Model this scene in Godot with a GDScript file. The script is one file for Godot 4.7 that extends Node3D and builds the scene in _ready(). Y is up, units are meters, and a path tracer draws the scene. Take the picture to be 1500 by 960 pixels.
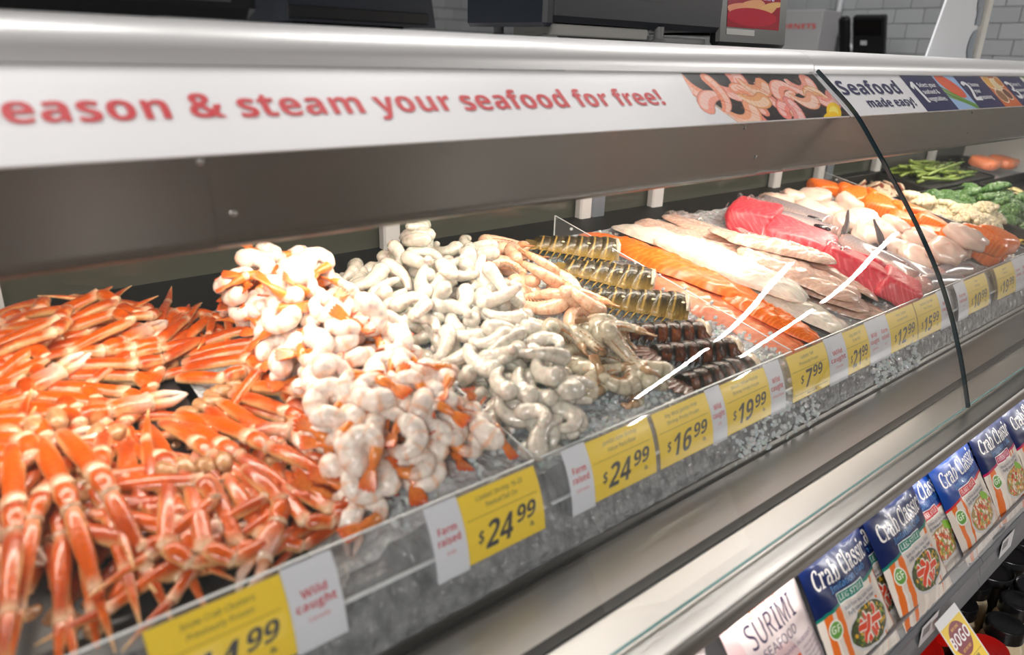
extends Node3D
# A seafood service counter in a supermarket: x runs along the counter away from the viewer, z towards the customer, y up; metres.
const EYE := 1.36            # height of the camera above the floor
const SLOPE := 0.172         # fall of the display deck towards the customer
var rng := RandomNumberGenerator.new()
var taken := {}
var mats := {}
var sans: SystemFont
var sans_bold: SystemFont
var serif_bold: SystemFont


func _ready() -> void:
	rng.seed = 7
	sans = font("Droid Sans", 400)
	sans_bold = font("Droid Sans", 700)
	serif_bold = font("Droid Serif", 700)
	camera_and_light()
	make_materials()
	room()
	counter()
	signs()
	ice_and_deck()
	price_cards()
	seafood()
	vegetables()
	lower_case()
	behind_counter()


func camera_and_light() -> void:
	var cam := Camera3D.new()
	cam.name = "camera"
	add_child(cam)
	var lens := CameraAttributesPhysical.new()
	lens.frustum_focal_length = 26.83
	lens.frustum_focus_distance = 1.42
	lens.exposure_aperture = 3.2
	lens.frustum_near = 0.03
	lens.frustum_far = 60.0
	cam.attributes = lens
	cam.near = 0.03
	cam.far = 60.0
	cam.fov = 48.205
	cam.transform = Transform3D(Vector3(0.765415, 0.030753, 0.642802), Vector3(0.204720, 0.935332, -0.288519), Vector3(-0.610106, 0.352431, 0.709622), Vector3(0, EYE, 0))
	cam.current = true
	var we := WorldEnvironment.new()
	we.name = "environment"
	var e := Environment.new()
	e.background_mode = Environment.BG_COLOR
	e.background_color = Color(0.02, 0.02, 0.02)
	e.tonemap_mode = Environment.TONE_MAPPER_LINEAR
	e.tonemap_exposure = 0.95
	e.sdfgi_enabled = true
	e.ssao_enabled = true
	e.ssil_enabled = true
	we.environment = e
	add_child(we)
	# Light panels in the ceiling of the staff side; slim strips over the aisle in front, nearer and farther along the shop.
	for k in 5:
		ceiling_lamp(Vector3(-3.4 + 1.75 * k, 3.385, -1.60), 3.0, Vector2(1.2, 0.5))
	for x in [-4.3, -2.9, 6.3, 8.5]:
		for z in [2.5, 4.1]:
			ceiling_lamp(Vector3(x, 3.385, z), 12.0, Vector2(0.11, 1.4))
	# Lamp in the hood of the case, right above the food, and lamp under the ledge above the packages.
	for k in 4:
		case_lamp("hood_lamp", Vector3(0.20 + 0.86 * k, EYE - 0.128, -0.83), Vector2(0.82, 0.035), Vector3(deg_to_rad(-80), 0, 0), 0.335, "strip lamp hidden in the steel hood above the " + ["crab legs", "salmon fillets", "red tuna blocks", "broccoli"][k], Color(1.0, 0.965, 0.90))
	for k in 3:
		case_lamp("shelf_lamp", Vector3(0.55 + 0.9 * k, EYE - 0.597, -0.345), Vector2(0.86, 0.02), Vector3(deg_to_rad(-58), 0, 0), 0.06, "thin strip lamp under the ledge above the " + ["white pouch", "blue pouches", "far pouches"][k], Color(1.0, 0.97, 0.93))


func ceiling_lamp(at: Vector3, energy: float, size: Vector2) -> void:
	var t := thing("ceiling_lamp", "white light panel in the shop ceiling", "lamp", at, "light panels in the ceiling")
	var mb := MB.new()
	mb.box(Transform3D(Basis(), Vector3(0, 0.004, 0)), Vector3(size.x + 0.04, 0.02, size.y + 0.04), 0.004)
	part("frame", mb.build(20), plain("lamp_housing", S(235, 235, 235), 0.5), t)
	mb = MB.new()
	mb.box(Transform3D(Basis(), Vector3(0, -0.008, 0)), Vector3(size.x, 0.006, size.y), 0.002)
	part("diffuser", mb.build(20), glow("lamp_diffuser", Color(1.0, 0.98, 0.95), 1.0), t)
	var l := AreaLight3D.new()
	l.name = "light"
	l.area_size = size
	l.light_energy = energy
	l.light_color = Color(1.0, 0.985, 0.965)
	l.area_range = 14.0
	l.area_attenuation = 2.0
	l.shadow_enabled = true
	l.position = Vector3(0, -0.015, 0)
	l.rotation = Vector3(-PI / 2, 0, 0)
	t.add_child(l)


func case_lamp(called: String, at: Vector3, size: Vector2, turn: Vector3, energy: float, label: String, tint: Color) -> void:
	var t := thing(called, label, "lamp", at)
	t.rotation = turn
	var mb := MB.new()
	mb.box(Transform3D(Basis(), Vector3(0, 0, 0.008)), Vector3(size.x + 0.01, size.y + 0.006, 0.012), 0.002)
	part("housing", mb.build(20), plain("lamp_housing", S(235, 235, 235), 0.5), t)
	mb = MB.new()
	mb.box(Transform3D(Basis(), Vector3(0, 0, 0.0)), Vector3(size.x, size.y, 0.004), 0.001)
	part("diffuser", mb.build(20), glow("case_lamp_glow", tint, 3.0), t)
	var l := AreaLight3D.new()
	l.name = "light"
	l.area_size = size
	l.light_energy = energy
	l.light_color = tint
	l.area_range = 6.0
	l.area_attenuation = 2.0
	l.shadow_enabled = true
	l.position = Vector3(0, 0, -0.004)
	t.add_child(l)


# ---------------------------------------------------------------- helpers
func font(family: String, weight: int) -> SystemFont:
	var f := SystemFont.new()
	f.font_names = PackedStringArray([family])
	f.font_weight = weight
	return f


func S(r: float, g: float, b: float) -> Color:      # an sRGB colour of 0..255 as linear values for vertices
	return Color(r / 255.0, g / 255.0, b / 255.0).srgb_to_linear()


func P(x: float, y: float, z: float) -> Vector3:     # y counted from eye level
	return Vector3(x, y + EYE, z)


func deck(x: float, z: float, h := 0.0) -> Vector3:  # a point on the display deck
	return Vector3(x, EYE - 0.44 - SLOPE * (z + 0.54) + h, z)


func deck_basis() -> Basis:
	var n := Vector3(0, 1, SLOPE).normalized()
	return Basis(Vector3.RIGHT, n, Vector3.RIGHT.cross(n))


func numbered(called: String) -> String:
	var n: int = taken.get(called, 0)
	taken[called] = n + 1
	return called if n == 0 else "%s_%03d" % [called, n]


func tag(o: Node3D, label: String, category: String, group := "", kind := "") -> Node3D:
	if label: o.set_meta("label", label)
	if category: o.set_meta("category", category)
	if group: o.set_meta("group", group)
	if kind: o.set_meta("kind", kind)
	return o


func thing(called: String, label: String, category: String, at := Vector3.ZERO, group := "") -> Node3D:
	var o := Node3D.new()
	o.name = numbered(called)
	add_child(o)
	o.position = at
	return tag(o, label, category, group)


func part(called: String, mesh: Mesh, material: Material, parent: Node3D, x := Transform3D(), label := "") -> MeshInstance3D:
	var o := MeshInstance3D.new()
	o.name = numbered(called) if parent == self else called
	o.mesh = mesh
	o.material_override = material
	o.transform = x
	parent.add_child(o, true)
	if label: o.set_meta("label", label)
	return o


func structure(called: String, mesh: Mesh, material: Material, x := Transform3D(), label := "", category := "") -> MeshInstance3D:
	var o := part(called, mesh, material, self, x)
	tag(o, label, category, "", "structure")
	return o


func srgb(c: Color) -> Color:
	return c.linear_to_srgb()


func plain(key: String, c: Color, rough := 0.6, metal := 0.0) -> StandardMaterial3D:
	if not mats.has(key):
		var m := StandardMaterial3D.new()
		m.resource_name = key
		m.albedo_color = srgb(c)
		m.roughness = rough
		m.metallic = metal
		mats[key] = m
	return mats[key]


func glow(key: String, c: Color, energy: float) -> StandardMaterial3D:
	if not mats.has(key):
		var m := plain(key, Color(0.8, 0.8, 0.8), 0.5)
		m.emission_enabled = true
		m.emission = c
		m.emission_energy_multiplier = energy
	return mats[key]


func pane(key: String, alpha := 0.03, rough := 0.0, tint := Color(0.9, 0.95, 0.95)) -> StandardMaterial3D:
	if not mats.has(key):
		var m := StandardMaterial3D.new()
		m.resource_name = key
		m.transparency = BaseMaterial3D.TRANSPARENCY_ALPHA
		m.albedo_color = Color(tint.r, tint.g, tint.b, alpha)
		m.roughness = rough
		m.cull_mode = BaseMaterial3D.CULL_DISABLED
		mats[key] = m
	return mats[key]


func noise_texture(freq: float, ramp: Array, size := 256, kind := FastNoiseLite.TYPE_SIMPLEX_SMOOTH, octaves := 4, s := 1) -> NoiseTexture2D:
	var n := FastNoiseLite.new()
	n.seed = s
	n.noise_type = kind
	n.frequency = freq
	n.fractal_octaves = octaves
	var t := NoiseTexture2D.new()
	t.width = size
	t.height = size
	t.seamless = true
	t.noise = n
	if ramp.size():
		var g := Gradient.new()
		g.offsets = PackedFloat32Array(ramp.map(func(a): return a[0]))
		g.colors = PackedColorArray(ramp.map(func(a): return a[1]))
		t.color_ramp = g
	return t


# A food material: colours come from the vertices, with a fine mottle, wet gloss and a little light passing through.
func food(key: String, mottle: Texture2D, scale: float, rough: float, sss := 0.0, coat := 0.0, bump: Texture2D = null, bump_cm := 0.05) -> StandardMaterial3D:
	if not mats.has(key):
		var m := StandardMaterial3D.new()
		m.resource_name = key
		m.vertex_color_use_as_albedo = true
		m.albedo_texture = mottle
		m.uv1_triplanar = true
		m.uv1_scale = Vector3.ONE * scale
		m.roughness = rough
		if sss > 0:
			m.subsurf_scatter_enabled = true
			m.subsurf_scatter_strength = sss
		if coat > 0:
			m.clearcoat_enabled = true
			m.clearcoat = coat
			m.clearcoat_roughness = 0.12
		if bump:
			m.heightmap_enabled = true
			m.heightmap_texture = bump
			m.heightmap_scale = bump_cm
		mats[key] = m
	return mats[key]


class MB:
	# Collects triangles wound counter-clockwise seen from outside; build() turns them for Godot and works out normals.
	var p := PackedVector3Array()
	var c := PackedColorArray()
	var t := PackedVector2Array()
	var i := PackedInt32Array()
	var col := Color.WHITE

	func add(v: Vector3, uv := Vector2.ZERO) -> int:
		p.append(v)
		c.append(col)
		t.append(uv)
		return p.size() - 1

	func tri(a: int, b: int, d: int) -> void:
		i.append(a)
		i.append(b)
		i.append(d)

	func quad(a: int, b: int, d: int, e: int) -> void:
		tri(a, b, d)
		tri(a, d, e)

	func face(pts: Array) -> void:
		var at := p.size()
		for v in pts:
			add(v)
		for k in pts.size() - 2:
			tri(at, at + k + 1, at + k + 2)

	# rows of points of equal length; around = the rows close on themselves
	func grid(rows: Array, around := false, cols = null, uvs := true) -> int:
		var at := p.size()
		var n: int = rows[0].size()
		for r in rows.size():
			for k in n:
				if cols != null: col = cols[r][k]
				add(rows[r][k], Vector2(float(k) / (n if around else n - 1), float(r) / (rows.size() - 1)) if uvs else Vector2.ZERO)
		for r in rows.size() - 1:
			for k in (n if around else n - 1):
				var k2 := (k + 1) % n
				quad(at + r * n + k, at + r * n + k2, at + (r + 1) * n + k2, at + (r + 1) * n + k)
		return at

	func cap(first: int, n: int, centre: Vector3, flip: bool) -> void:
		var keep := col
		col = c[first]
		var m := add(centre, t[first])
		col = keep
		for k in n:
			var k2 := (k + 1) % n
			if flip: tri(m, first + k2, first + k)
			else: tri(m, first + k, first + k2)

	# a swept tube; rad holds Vector2(half width, half height); shade(ring 0..1, angle) gives the colour of a vertex
	func tube(pts: Array, rad: Array, n: int, up: Vector3, shade = null, blunt := 0.35) -> void:
		var rows := []
		var cols := []
		var m := pts.size()
		for r in m:
			var tan: Vector3 = (pts[mini(r + 1, m - 1)] - pts[maxi(r - 1, 0)]).normalized()
			var side := tan.cross(up).normalized()
			var u2 := side.cross(tan).normalized()
			var ring := PackedVector3Array()
			var cr := []
			for k in n:
				var a := TAU * k / n
				ring.append(pts[r] + side * cos(a) * rad[r].x + u2 * sin(a) * rad[r].y)
				cr.append(shade.call(float(r) / (m - 1), a) if shade != null else col)
			rows.append(ring)
			cols.append(cr)
		var at := grid(rows, true, cols)
		var d0: Vector3 = (pts[0] - pts[1]).normalized()
		var d1: Vector3 = (pts[m - 1] - pts[m - 2]).normalized()
		cap(at, n, pts[0] + d0 * rad[0].y * blunt, true)
		cap(at + (m - 1) * n, n, pts[m - 1] + d1 * rad[m - 1].y * blunt, false)

	# a rounded lump; e < 1 is boxy
	func blob(x: Transform3D, size: Vector3, e := 1.0, lat := 10, lon := 14, noise: FastNoiseLite = null, amp := 0.0, shade = null) -> void:
		var rows := []
		var cols := []
		for r in lat + 1:
			var a := PI * (float(r) / lat - 0.5)
			var ring := PackedVector3Array()
			var cr := []
			for k in lon:
				var b := TAU * k / lon
				var d := Vector3(pw(cos(a), e) * pw(cos(b), e), pw(sin(a), e), pw(cos(a), e) * pw(sin(b), e))
				var f := 1.0
				if noise: f += amp * noise.get_noise_3dv(x.origin * 40.0 + d * 1.0)
				ring.append(x * (d * size * f))
				cr.append(shade.call(d) if shade != null else col)
			rows.append(ring)
			cols.append(cr)
		grid(rows, true, cols)

	func pw(v: float, e: float) -> float:
		return signf(v) * pow(absf(v), e)

	func box(x: Transform3D, size: Vector3, bevel := 0.0) -> void:
		var h := size / 2
		var b := minf(bevel, minf(h.x, minf(h.y, h.z)) * 0.95)
		var corner := func(sx, sy, sz, axis):   # the corner of the face across an axis, set in by the bevel on the other two
			var v := Vector3(sx * (h.x - (0.0 if axis == 0 else b)), sy * (h.y - (0.0 if axis == 1 else b)), sz * (h.z - (0.0 if axis == 2 else b)))
			return x * v
		for s in [-1, 1]:
			var q := [[s, -1, -1], [s, 1, -1], [s, 1, 1], [s, -1, 1]]
			poly(q.map(func(a): return corner.call(a[0], a[1], a[2], 0)), x.basis.x * s)
			poly(q.map(func(a): return corner.call(a[2], a[0], a[1], 1)), x.basis.y * s)
			poly(q.map(func(a): return corner.call(a[1], a[2], a[0], 2)), x.basis.z * s)
		if b <= 0: return
		for s in [-1, 1]:
			for u in [-1, 1]:
				poly([corner.call(-1, s, u, 1), corner.call(1, s, u, 1), corner.call(1, s, u, 2), corner.call(-1, s, u, 2)], x.basis.y * s + x.basis.z * u)
				poly([corner.call(s, -1, u, 0), corner.call(s, 1, u, 0), corner.call(s, 1, u, 2), corner.call(s, -1, u, 2)], x.basis.x * s + x.basis.z * u)
				poly([corner.call(s, u, -1, 0), corner.call(s, u, 1, 0), corner.call(s, u, 1, 1), corner.call(s, u, -1, 1)], x.basis.x * s + x.basis.y * u)
				for w in [-1, 1]:
					poly([corner.call(s, u, w, 0), corner.call(s, u, w, 1), corner.call(s, u, w, 2)], x.basis.x * s + x.basis.y * u + x.basis.z * w)

	# a flat face turned to look along out
	func poly(pts: Array, out: Vector3) -> void:
		if (pts[1] - pts[0]).cross(pts[2] - pts[0]).dot(out) < 0: pts.reverse()
		face(pts)

	# a solid or sheet with the outline (z, y) carried along x
	func along_x(outline: PackedVector2Array, x0: float, x1: float, closed := true, steps := 1) -> void:
		var n := outline.size()
		for k in (n if closed else n - 1):
			var a := outline[k]
			var b := outline[(k + 1) % n]
			for s in steps:
				var xa := lerpf(x0, x1, float(s) / steps)
				var xb := lerpf(x0, x1, float(s + 1) / steps)
				var at := p.size()
				add(Vector3(xa, a.y, a.x), Vector2(xa, float(k) / n))
				add(Vector3(xb, a.y, a.x), Vector2(xb, float(k) / n))
				add(Vector3(xb, b.y, b.x), Vector2(xb, float(k + 1) / n))
				add(Vector3(xa, b.y, b.x), Vector2(xa, float(k + 1) / n))
				quad(at, at + 1, at + 2, at + 3)
		if closed:
			var tris := Geometry2D.triangulate_polygon(outline)
			for side in 2:
				var at := p.size()
				for q in outline:
					add(Vector3(x1 if side else x0, q.y, q.x))
				for k in range(0, tris.size(), 3):
					var a3 := at + tris[k]
					var b3 := at + tris[k + 1]
					var c3 := at + tris[k + 2]
					var nx := (p[b3] - p[a3]).cross(p[c3] - p[a3]).x
					if (nx > 0) == (side == 1): tri(a3, b3, c3)
					else: tri(a3, c3, b3)
			# the walls must look outwards
			var area := 0.0
			for k in n:
				area += outline[k].cross(outline[(k + 1) % n])
			if area > 0: flip_range(i.size() - tris.size() * 2 - n * steps * 6, n * steps * 6)

	func flip_range(at: int, count: int) -> void:
		for k in range(at, at + count, 3):
			var b := i[k + 1]
			i[k + 1] = i[k + 2]
			i[k + 2] = b

	# a turned shape round the y axis; profile of (radius, y) from bottom to top
	func lathe(profile: Array, n := 20, x := Transform3D()) -> void:
		var rows := []
		for q in profile:
			var ring := PackedVector3Array()
			for k in n:
				ring.append(x * Vector3(q.x * cos(TAU * k / n), q.y, q.x * sin(TAU * k / n)))
			rows.append(ring)
		var at := grid(rows, true)
		var m := profile.size()
		cap(at, n, x * Vector3(0, profile[0].y, 0), true)
		cap(at + (m - 1) * n, n, x * Vector3(0, profile[m - 1].y, 0), false)

	func build(crease := 180.0, closed := true) -> ArrayMesh:
		if closed:
			var vol := 0.0
			for k in range(0, i.size(), 3):
				vol += p[i[k]].dot(p[i[k + 1]].cross(p[i[k + 2]]))
			if vol < 0: flip_range(0, i.size())
		var nrm := PackedVector3Array()
		if crease < 180.0:
			var p2 := PackedVector3Array()
			var c2 := PackedColorArray()
			var t2 := PackedVector2Array()
			for k in i:
				p2.append(p[k])
				c2.append(c[k])
				t2.append(t[k])
			var fn := PackedVector3Array()
			var near := {}
			for k in p2.size():
				if k % 3 == 0: fn.append((p2[k + 1] - p2[k]).cross(p2[k + 2] - p2[k]))
				var key := Vector3i((p2[k] * 20000.0).round())
				if not near.has(key): near[key] = []
				near[key].append(k / 3)
			var lim := cos(deg_to_rad(crease))
			for k in p2.size():
				var own := fn[k / 3].normalized()
				var sum := Vector3.ZERO
				for f in near[Vector3i((p2[k] * 20000.0).round())]:
					if fn[f].normalized().dot(own) > lim: sum += fn[f]
				nrm.append(sum.normalized() if sum.length_squared() > 0 else own)
			p = p2
			c = c2
			t = t2
			i = PackedInt32Array(range(p.size()))
		else:
			nrm.resize(p.size())
			for k in range(0, i.size(), 3):
				var f := (p[i[k + 1]] - p[i[k]]).cross(p[i[k + 2]] - p[i[k]])
				nrm[i[k]] += f
				nrm[i[k + 1]] += f
				nrm[i[k + 2]] += f
			for k in nrm.size():
				nrm[k] = nrm[k].normalized() if nrm[k].length_squared() > 0 else Vector3.UP
		var out := i.duplicate()
		for k in range(0, out.size(), 3):
			var b := out[k + 1]
			out[k + 1] = out[k + 2]
			out[k + 2] = b
		var arr := []
		arr.resize(Mesh.ARRAY_MAX)
		arr[Mesh.ARRAY_VERTEX] = p
		arr[Mesh.ARRAY_NORMAL] = nrm
		arr[Mesh.ARRAY_COLOR] = c
		arr[Mesh.ARRAY_TEX_UV] = t
		arr[Mesh.ARRAY_INDEX] = out
		var am := ArrayMesh.new()
		am.add_surface_from_arrays(Mesh.PRIMITIVE_TRIANGLES, arr)
		return am


# Flat print, drawn at twice its size and shrunk so that edges are smooth. Coordinates 0..w, 0..h, y down.
class Print:
	var im: Image
	var k := 2.0

	func _init(w: int, h: int, c: Color) -> void:
		im = Image.create(int(w * k), int(h * k), false, Image.FORMAT_RGB8)
		im.fill(c)

	func rect(x: float, y: float, w: float, h: float, c: Color) -> void:
		im.fill_rect(Rect2i(int(x * k), int(y * k), maxi(1, int(w * k)), maxi(1, int(h * k))), c)

	func tri(a: Vector2, b: Vector2, d: Vector2, c: Color) -> void:
		a *= k
		b *= k
		d *= k
		var y0 := maxi(0, int(floor(minf(a.y, minf(b.y, d.y)))))
		var y1 := mini(im.get_height() - 1, int(ceil(maxf(a.y, maxf(b.y, d.y)))))
		for y in range(y0, y1 + 1):
			var yc := y + 0.5
			var lo := INF
			var hi := -INF
			for e in [[a, b], [b, d], [d, a]]:
				var q: Vector2 = e[0]
				var w: Vector2 = e[1]
				if (q.y <= yc) != (w.y <= yc):
					var x := q.x + (w.x - q.x) * (yc - q.y) / (w.y - q.y)
					lo = minf(lo, x)
					hi = maxf(hi, x)
			var xa := maxi(0, int(round(lo))) if lo < INF else 0
			var xb := mini(im.get_width(), int(round(hi))) if hi > -INF else 0
			if xb > xa: im.fill_rect(Rect2i(xa, y, xb - xa, 1), c)

	func shape(pts: PackedVector2Array, c: Color) -> void:
		var ix := Geometry2D.triangulate_polygon(pts)
		for n in range(0, ix.size(), 3):
			tri(pts[ix[n]], pts[ix[n + 1]], pts[ix[n + 2]], c)

	func oval(at: Vector2, r: Vector2, c: Color, turn := 0.0, n := 24) -> void:
		var last := at + Vector2(r.x, 0).rotated(turn)
		for j in n:
			var a := TAU * (j + 1) / n
			var next := at + Vector2(r.x * cos(a), r.y * sin(a)).rotated(turn)
			tri(at, last, next, c)
			last = next

	func stroke(pts: Array, widths: Array, c: Color) -> void:
		for j in pts.size() - 1:
			var d: Vector2 = (pts[j + 1] - pts[j]).normalized().orthogonal()
			tri(pts[j] + d * widths[j], pts[j] - d * widths[j], pts[j + 1] + d * widths[j + 1], c)
			tri(pts[j] - d * widths[j], pts[j + 1] - d * widths[j + 1], pts[j + 1] + d * widths[j + 1], c)
			oval(pts[j], Vector2.ONE * widths[j], c, 0.0, 10)

	# text with its left end of the baseline at at; high = height of capitals; wide = 0 keeps its own width
	func text(s: String, f: Font, at: Vector2, high: float, c: Color, wide := 0.0, slant := 0.0, turn := 0.0, centre := false) -> void:
		var tm := TextMesh.new()
		tm.font = f
		tm.text = s
		tm.font_size = 64
		tm.pixel_size = 1.0
		tm.depth = 0.0
		tm.curve_step = 4.0
		tm.horizontal_alignment = HORIZONTAL_ALIGNMENT_LEFT
		tm.vertical_alignment = VERTICAL_ALIGNMENT_BOTTOM
		var arr := tm.get_mesh_arrays()
		var v: PackedVector3Array = arr[Mesh.ARRAY_VERTEX]
		var ix = arr[Mesh.ARRAY_INDEX]
		if v.is_empty(): return
		var lo := INF
		var hi := -INF
		var base := f.get_descent(64)
		for q in v:
			lo = minf(lo, q.x)
			hi = maxf(hi, q.x)
		var ky := high / (64.0 * 0.714)
		var kx := wide / (hi - lo) if wide > 0 else ky
		var put := func(q: Vector3) -> Vector2:
			var y := (q.y - base) * ky
			var x := (q.x - lo) * kx - ((hi - lo) * kx / 2 if centre else 0.0)
			return at + Vector2(x + y * slant, -y).rotated(turn)
		var count: int = ix.size() if ix != null and ix.size() else v.size()
		for n in range(0, count, 3):
			var a := v[ix[n]] if ix != null and ix.size() else v[n]
			var b := v[ix[n + 1]] if ix != null and ix.size() else v[n + 1]
			var d := v[ix[n + 2]] if ix != null and ix.size() else v[n + 2]
			tri(put.call(a), put.call(b), put.call(d), c)

	func texture() -> ImageTexture:
		im.resize(int(im.get_width() / k), int(im.get_height() / k), Image.INTERPOLATE_BILINEAR if k == 1.0 else Image.INTERPOLATE_LANCZOS)
		return ImageTexture.create_from_image(im)


# raised lettering: a thin mesh of text in the local x (along), y (up) plane, capital height high, left end at 0
func lettering(s: String, f: Font, high: float, wide := 0.0, slant := 0.0, thick := 0.0006) -> ArrayMesh:
	var tm := TextMesh.new()
	tm.font = f
	tm.text = s
	tm.font_size = 64
	tm.pixel_size = 1.0
	tm.depth = 0.0
	tm.curve_step = 3.0
	tm.horizontal_alignment = HORIZONTAL_ALIGNMENT_LEFT
	tm.vertical_alignment = VERTICAL_ALIGNMENT_BOTTOM
	var arr := tm.get_mesh_arrays()
	var v: PackedVector3Array = arr[Mesh.ARRAY_VERTEX]
	var ix = arr[Mesh.ARRAY_INDEX]
	var lo := INF
	var hi := -INF
	for q in v:
		lo = minf(lo, q.x)
		hi = maxf(hi, q.x)
	var ky := high / (64.0 * 0.714)
	var kx := wide / (hi - lo) if wide > 0 else ky
	var base := f.get_descent(64)
	var mb := MB.new()
	var count: int = ix.size() if ix != null and ix.size() else v.size()
	for n in range(0, count, 3):
		var q := []
		for j in 3:
			var w := v[ix[n + j]] if ix != null and ix.size() else v[n + j]
			var y := (w.y - base) * ky
			q.append(Vector3((w.x - lo) * kx + y * slant, y, thick))
		mb.poly(q, Vector3.BACK)
	return mb.build(180, false)


func make_materials() -> void:
	var brush := noise_texture(0.02, [[0.0, Color(0.44, 0.44, 0.44)], [1.0, Color(0.58, 0.58, 0.58)]], 256, FastNoiseLite.TYPE_SIMPLEX, 3, 5)
	var m := plain("steel", S(158, 156, 153), 0.55, 1.0)
	m.roughness_texture = brush
	m.roughness_texture_channel = BaseMaterial3D.TEXTURE_CHANNEL_RED
	m.roughness = 0.62
	m.uv1_triplanar = true
	m.uv1_world_triplanar = true
	m.uv1_scale = Vector3(0.7, 45, 45)
	plain("fascia_steel", S(178, 174, 169), 0.22, 1.0)
	m = plain("rail_metal", S(214, 214, 216), 0.42, 0.35)
	m.roughness_texture = brush
	m.roughness = 0.75
	m.uv1_triplanar = true
	m.uv1_world_triplanar = true
	m.uv1_scale = Vector3(0.5, 30, 30)
	plain("dark_pan", S(40, 40, 42), 0.5)
	plain("black_rubber", S(10, 10, 11), 0.6)
	plain("door_glass", S(74, 76, 68), 0.10)
	plain("post_white", S(205, 206, 208), 0.45)
	plain("post_grey", S(120, 130, 142), 0.4, 0.3)
	plain("white_paint", S(232, 232, 232), 0.5)
	pane("case_glass", 0.01, 0.0).metallic_specular = 0.33
	plain("glass_edge", S(8, 34, 44), 0.08)
	plain("glass_edge_light", S(70, 118, 120), 0.15)
	pane("acrylic", 0.05, 0.02, Color(0.93, 0.95, 0.97))
	plain("acrylic_edge", S(205, 212, 216), 0.2)
	plain("chrome", S(190, 190, 190), 0.2, 1.0)
	m = plain("tile_glaze", S(158, 162, 166), 0.22)
	m.vertex_color_use_as_albedo = true
	plain("grout", S(96, 98, 100), 0.9)
	m = plain("shop_floor", Color(1, 1, 1), 0.35)
	m.albedo_texture = noise_texture(0.02, [[0.0, Color8(84, 73, 64)], [1.0, Color8(104, 92, 81)]], 256)
	m.uv1_triplanar = true
	m.uv1_world_triplanar = true
	m.uv1_scale = Vector3.ONE * 0.8
	plain("ceiling_paint", S(96, 96, 98), 0.9)
	plain("wall_paint", S(104, 98, 92), 0.85)
	m = plain("ice", S(230, 232, 234), 0.12)
	m.refraction_enabled = true
	m.refraction_scale = 0.031
	m.albedo_color.a = 0.75
	m.subsurf_scatter_enabled = true
	m.subsurf_scatter_strength = 0.3
	m = plain("ice_bed", S(212, 214, 216), 0.22)
	m.heightmap_enabled = true
	m.heightmap_texture = noise_texture(0.035, [], 256, FastNoiseLite.TYPE_CELLULAR, 3, 9)
	m.heightmap_scale = 0.55
	m.albedo_texture = noise_texture(0.03, [[0.0, Color8(214, 218, 221)], [0.6, Color8(236, 239, 242)], [1.0, Color8(250, 252, 255)]], 256, FastNoiseLite.TYPE_CELLULAR, 2, 4)
	m.uv1_triplanar = true
	m.uv1_scale = Vector3.ONE * 9.0
	m.subsurf_scatter_enabled = true
	m.subsurf_scatter_strength = 0.25
	m.clearcoat_enabled = true
	m.clearcoat = 0.5
	m.clearcoat_roughness = 0.1


func bank_material() -> StandardMaterial3D:
	var m := plain("bank_ice", S(150, 152, 154), 0.16)
	m.heightmap_enabled = true
	m.heightmap_texture = mats.ice_bed.heightmap_texture
	m.heightmap_scale = 0.6
	m.albedo_texture = noise_texture(0.02, [[0.0, Color8(150, 152, 155)], [0.5, Color8(205, 207, 210)], [1.0, Color8(255, 255, 255)]], 256, FastNoiseLite.TYPE_SIMPLEX_SMOOTH, 4, 14)
	m.uv1_triplanar = true
	m.uv1_scale = Vector3.ONE * 7.0
	m.clearcoat_enabled = true
	m.clearcoat = 0.5
	m.clearcoat_roughness = 0.08
	return m


func slab(lo: Vector3, hi: Vector3, bevel := 0.0) -> ArrayMesh:
	var mb := MB.new()
	mb.box(Transform3D(Basis(), (lo + hi) / 2), hi - lo, bevel)
	return mb.build(20)


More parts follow.
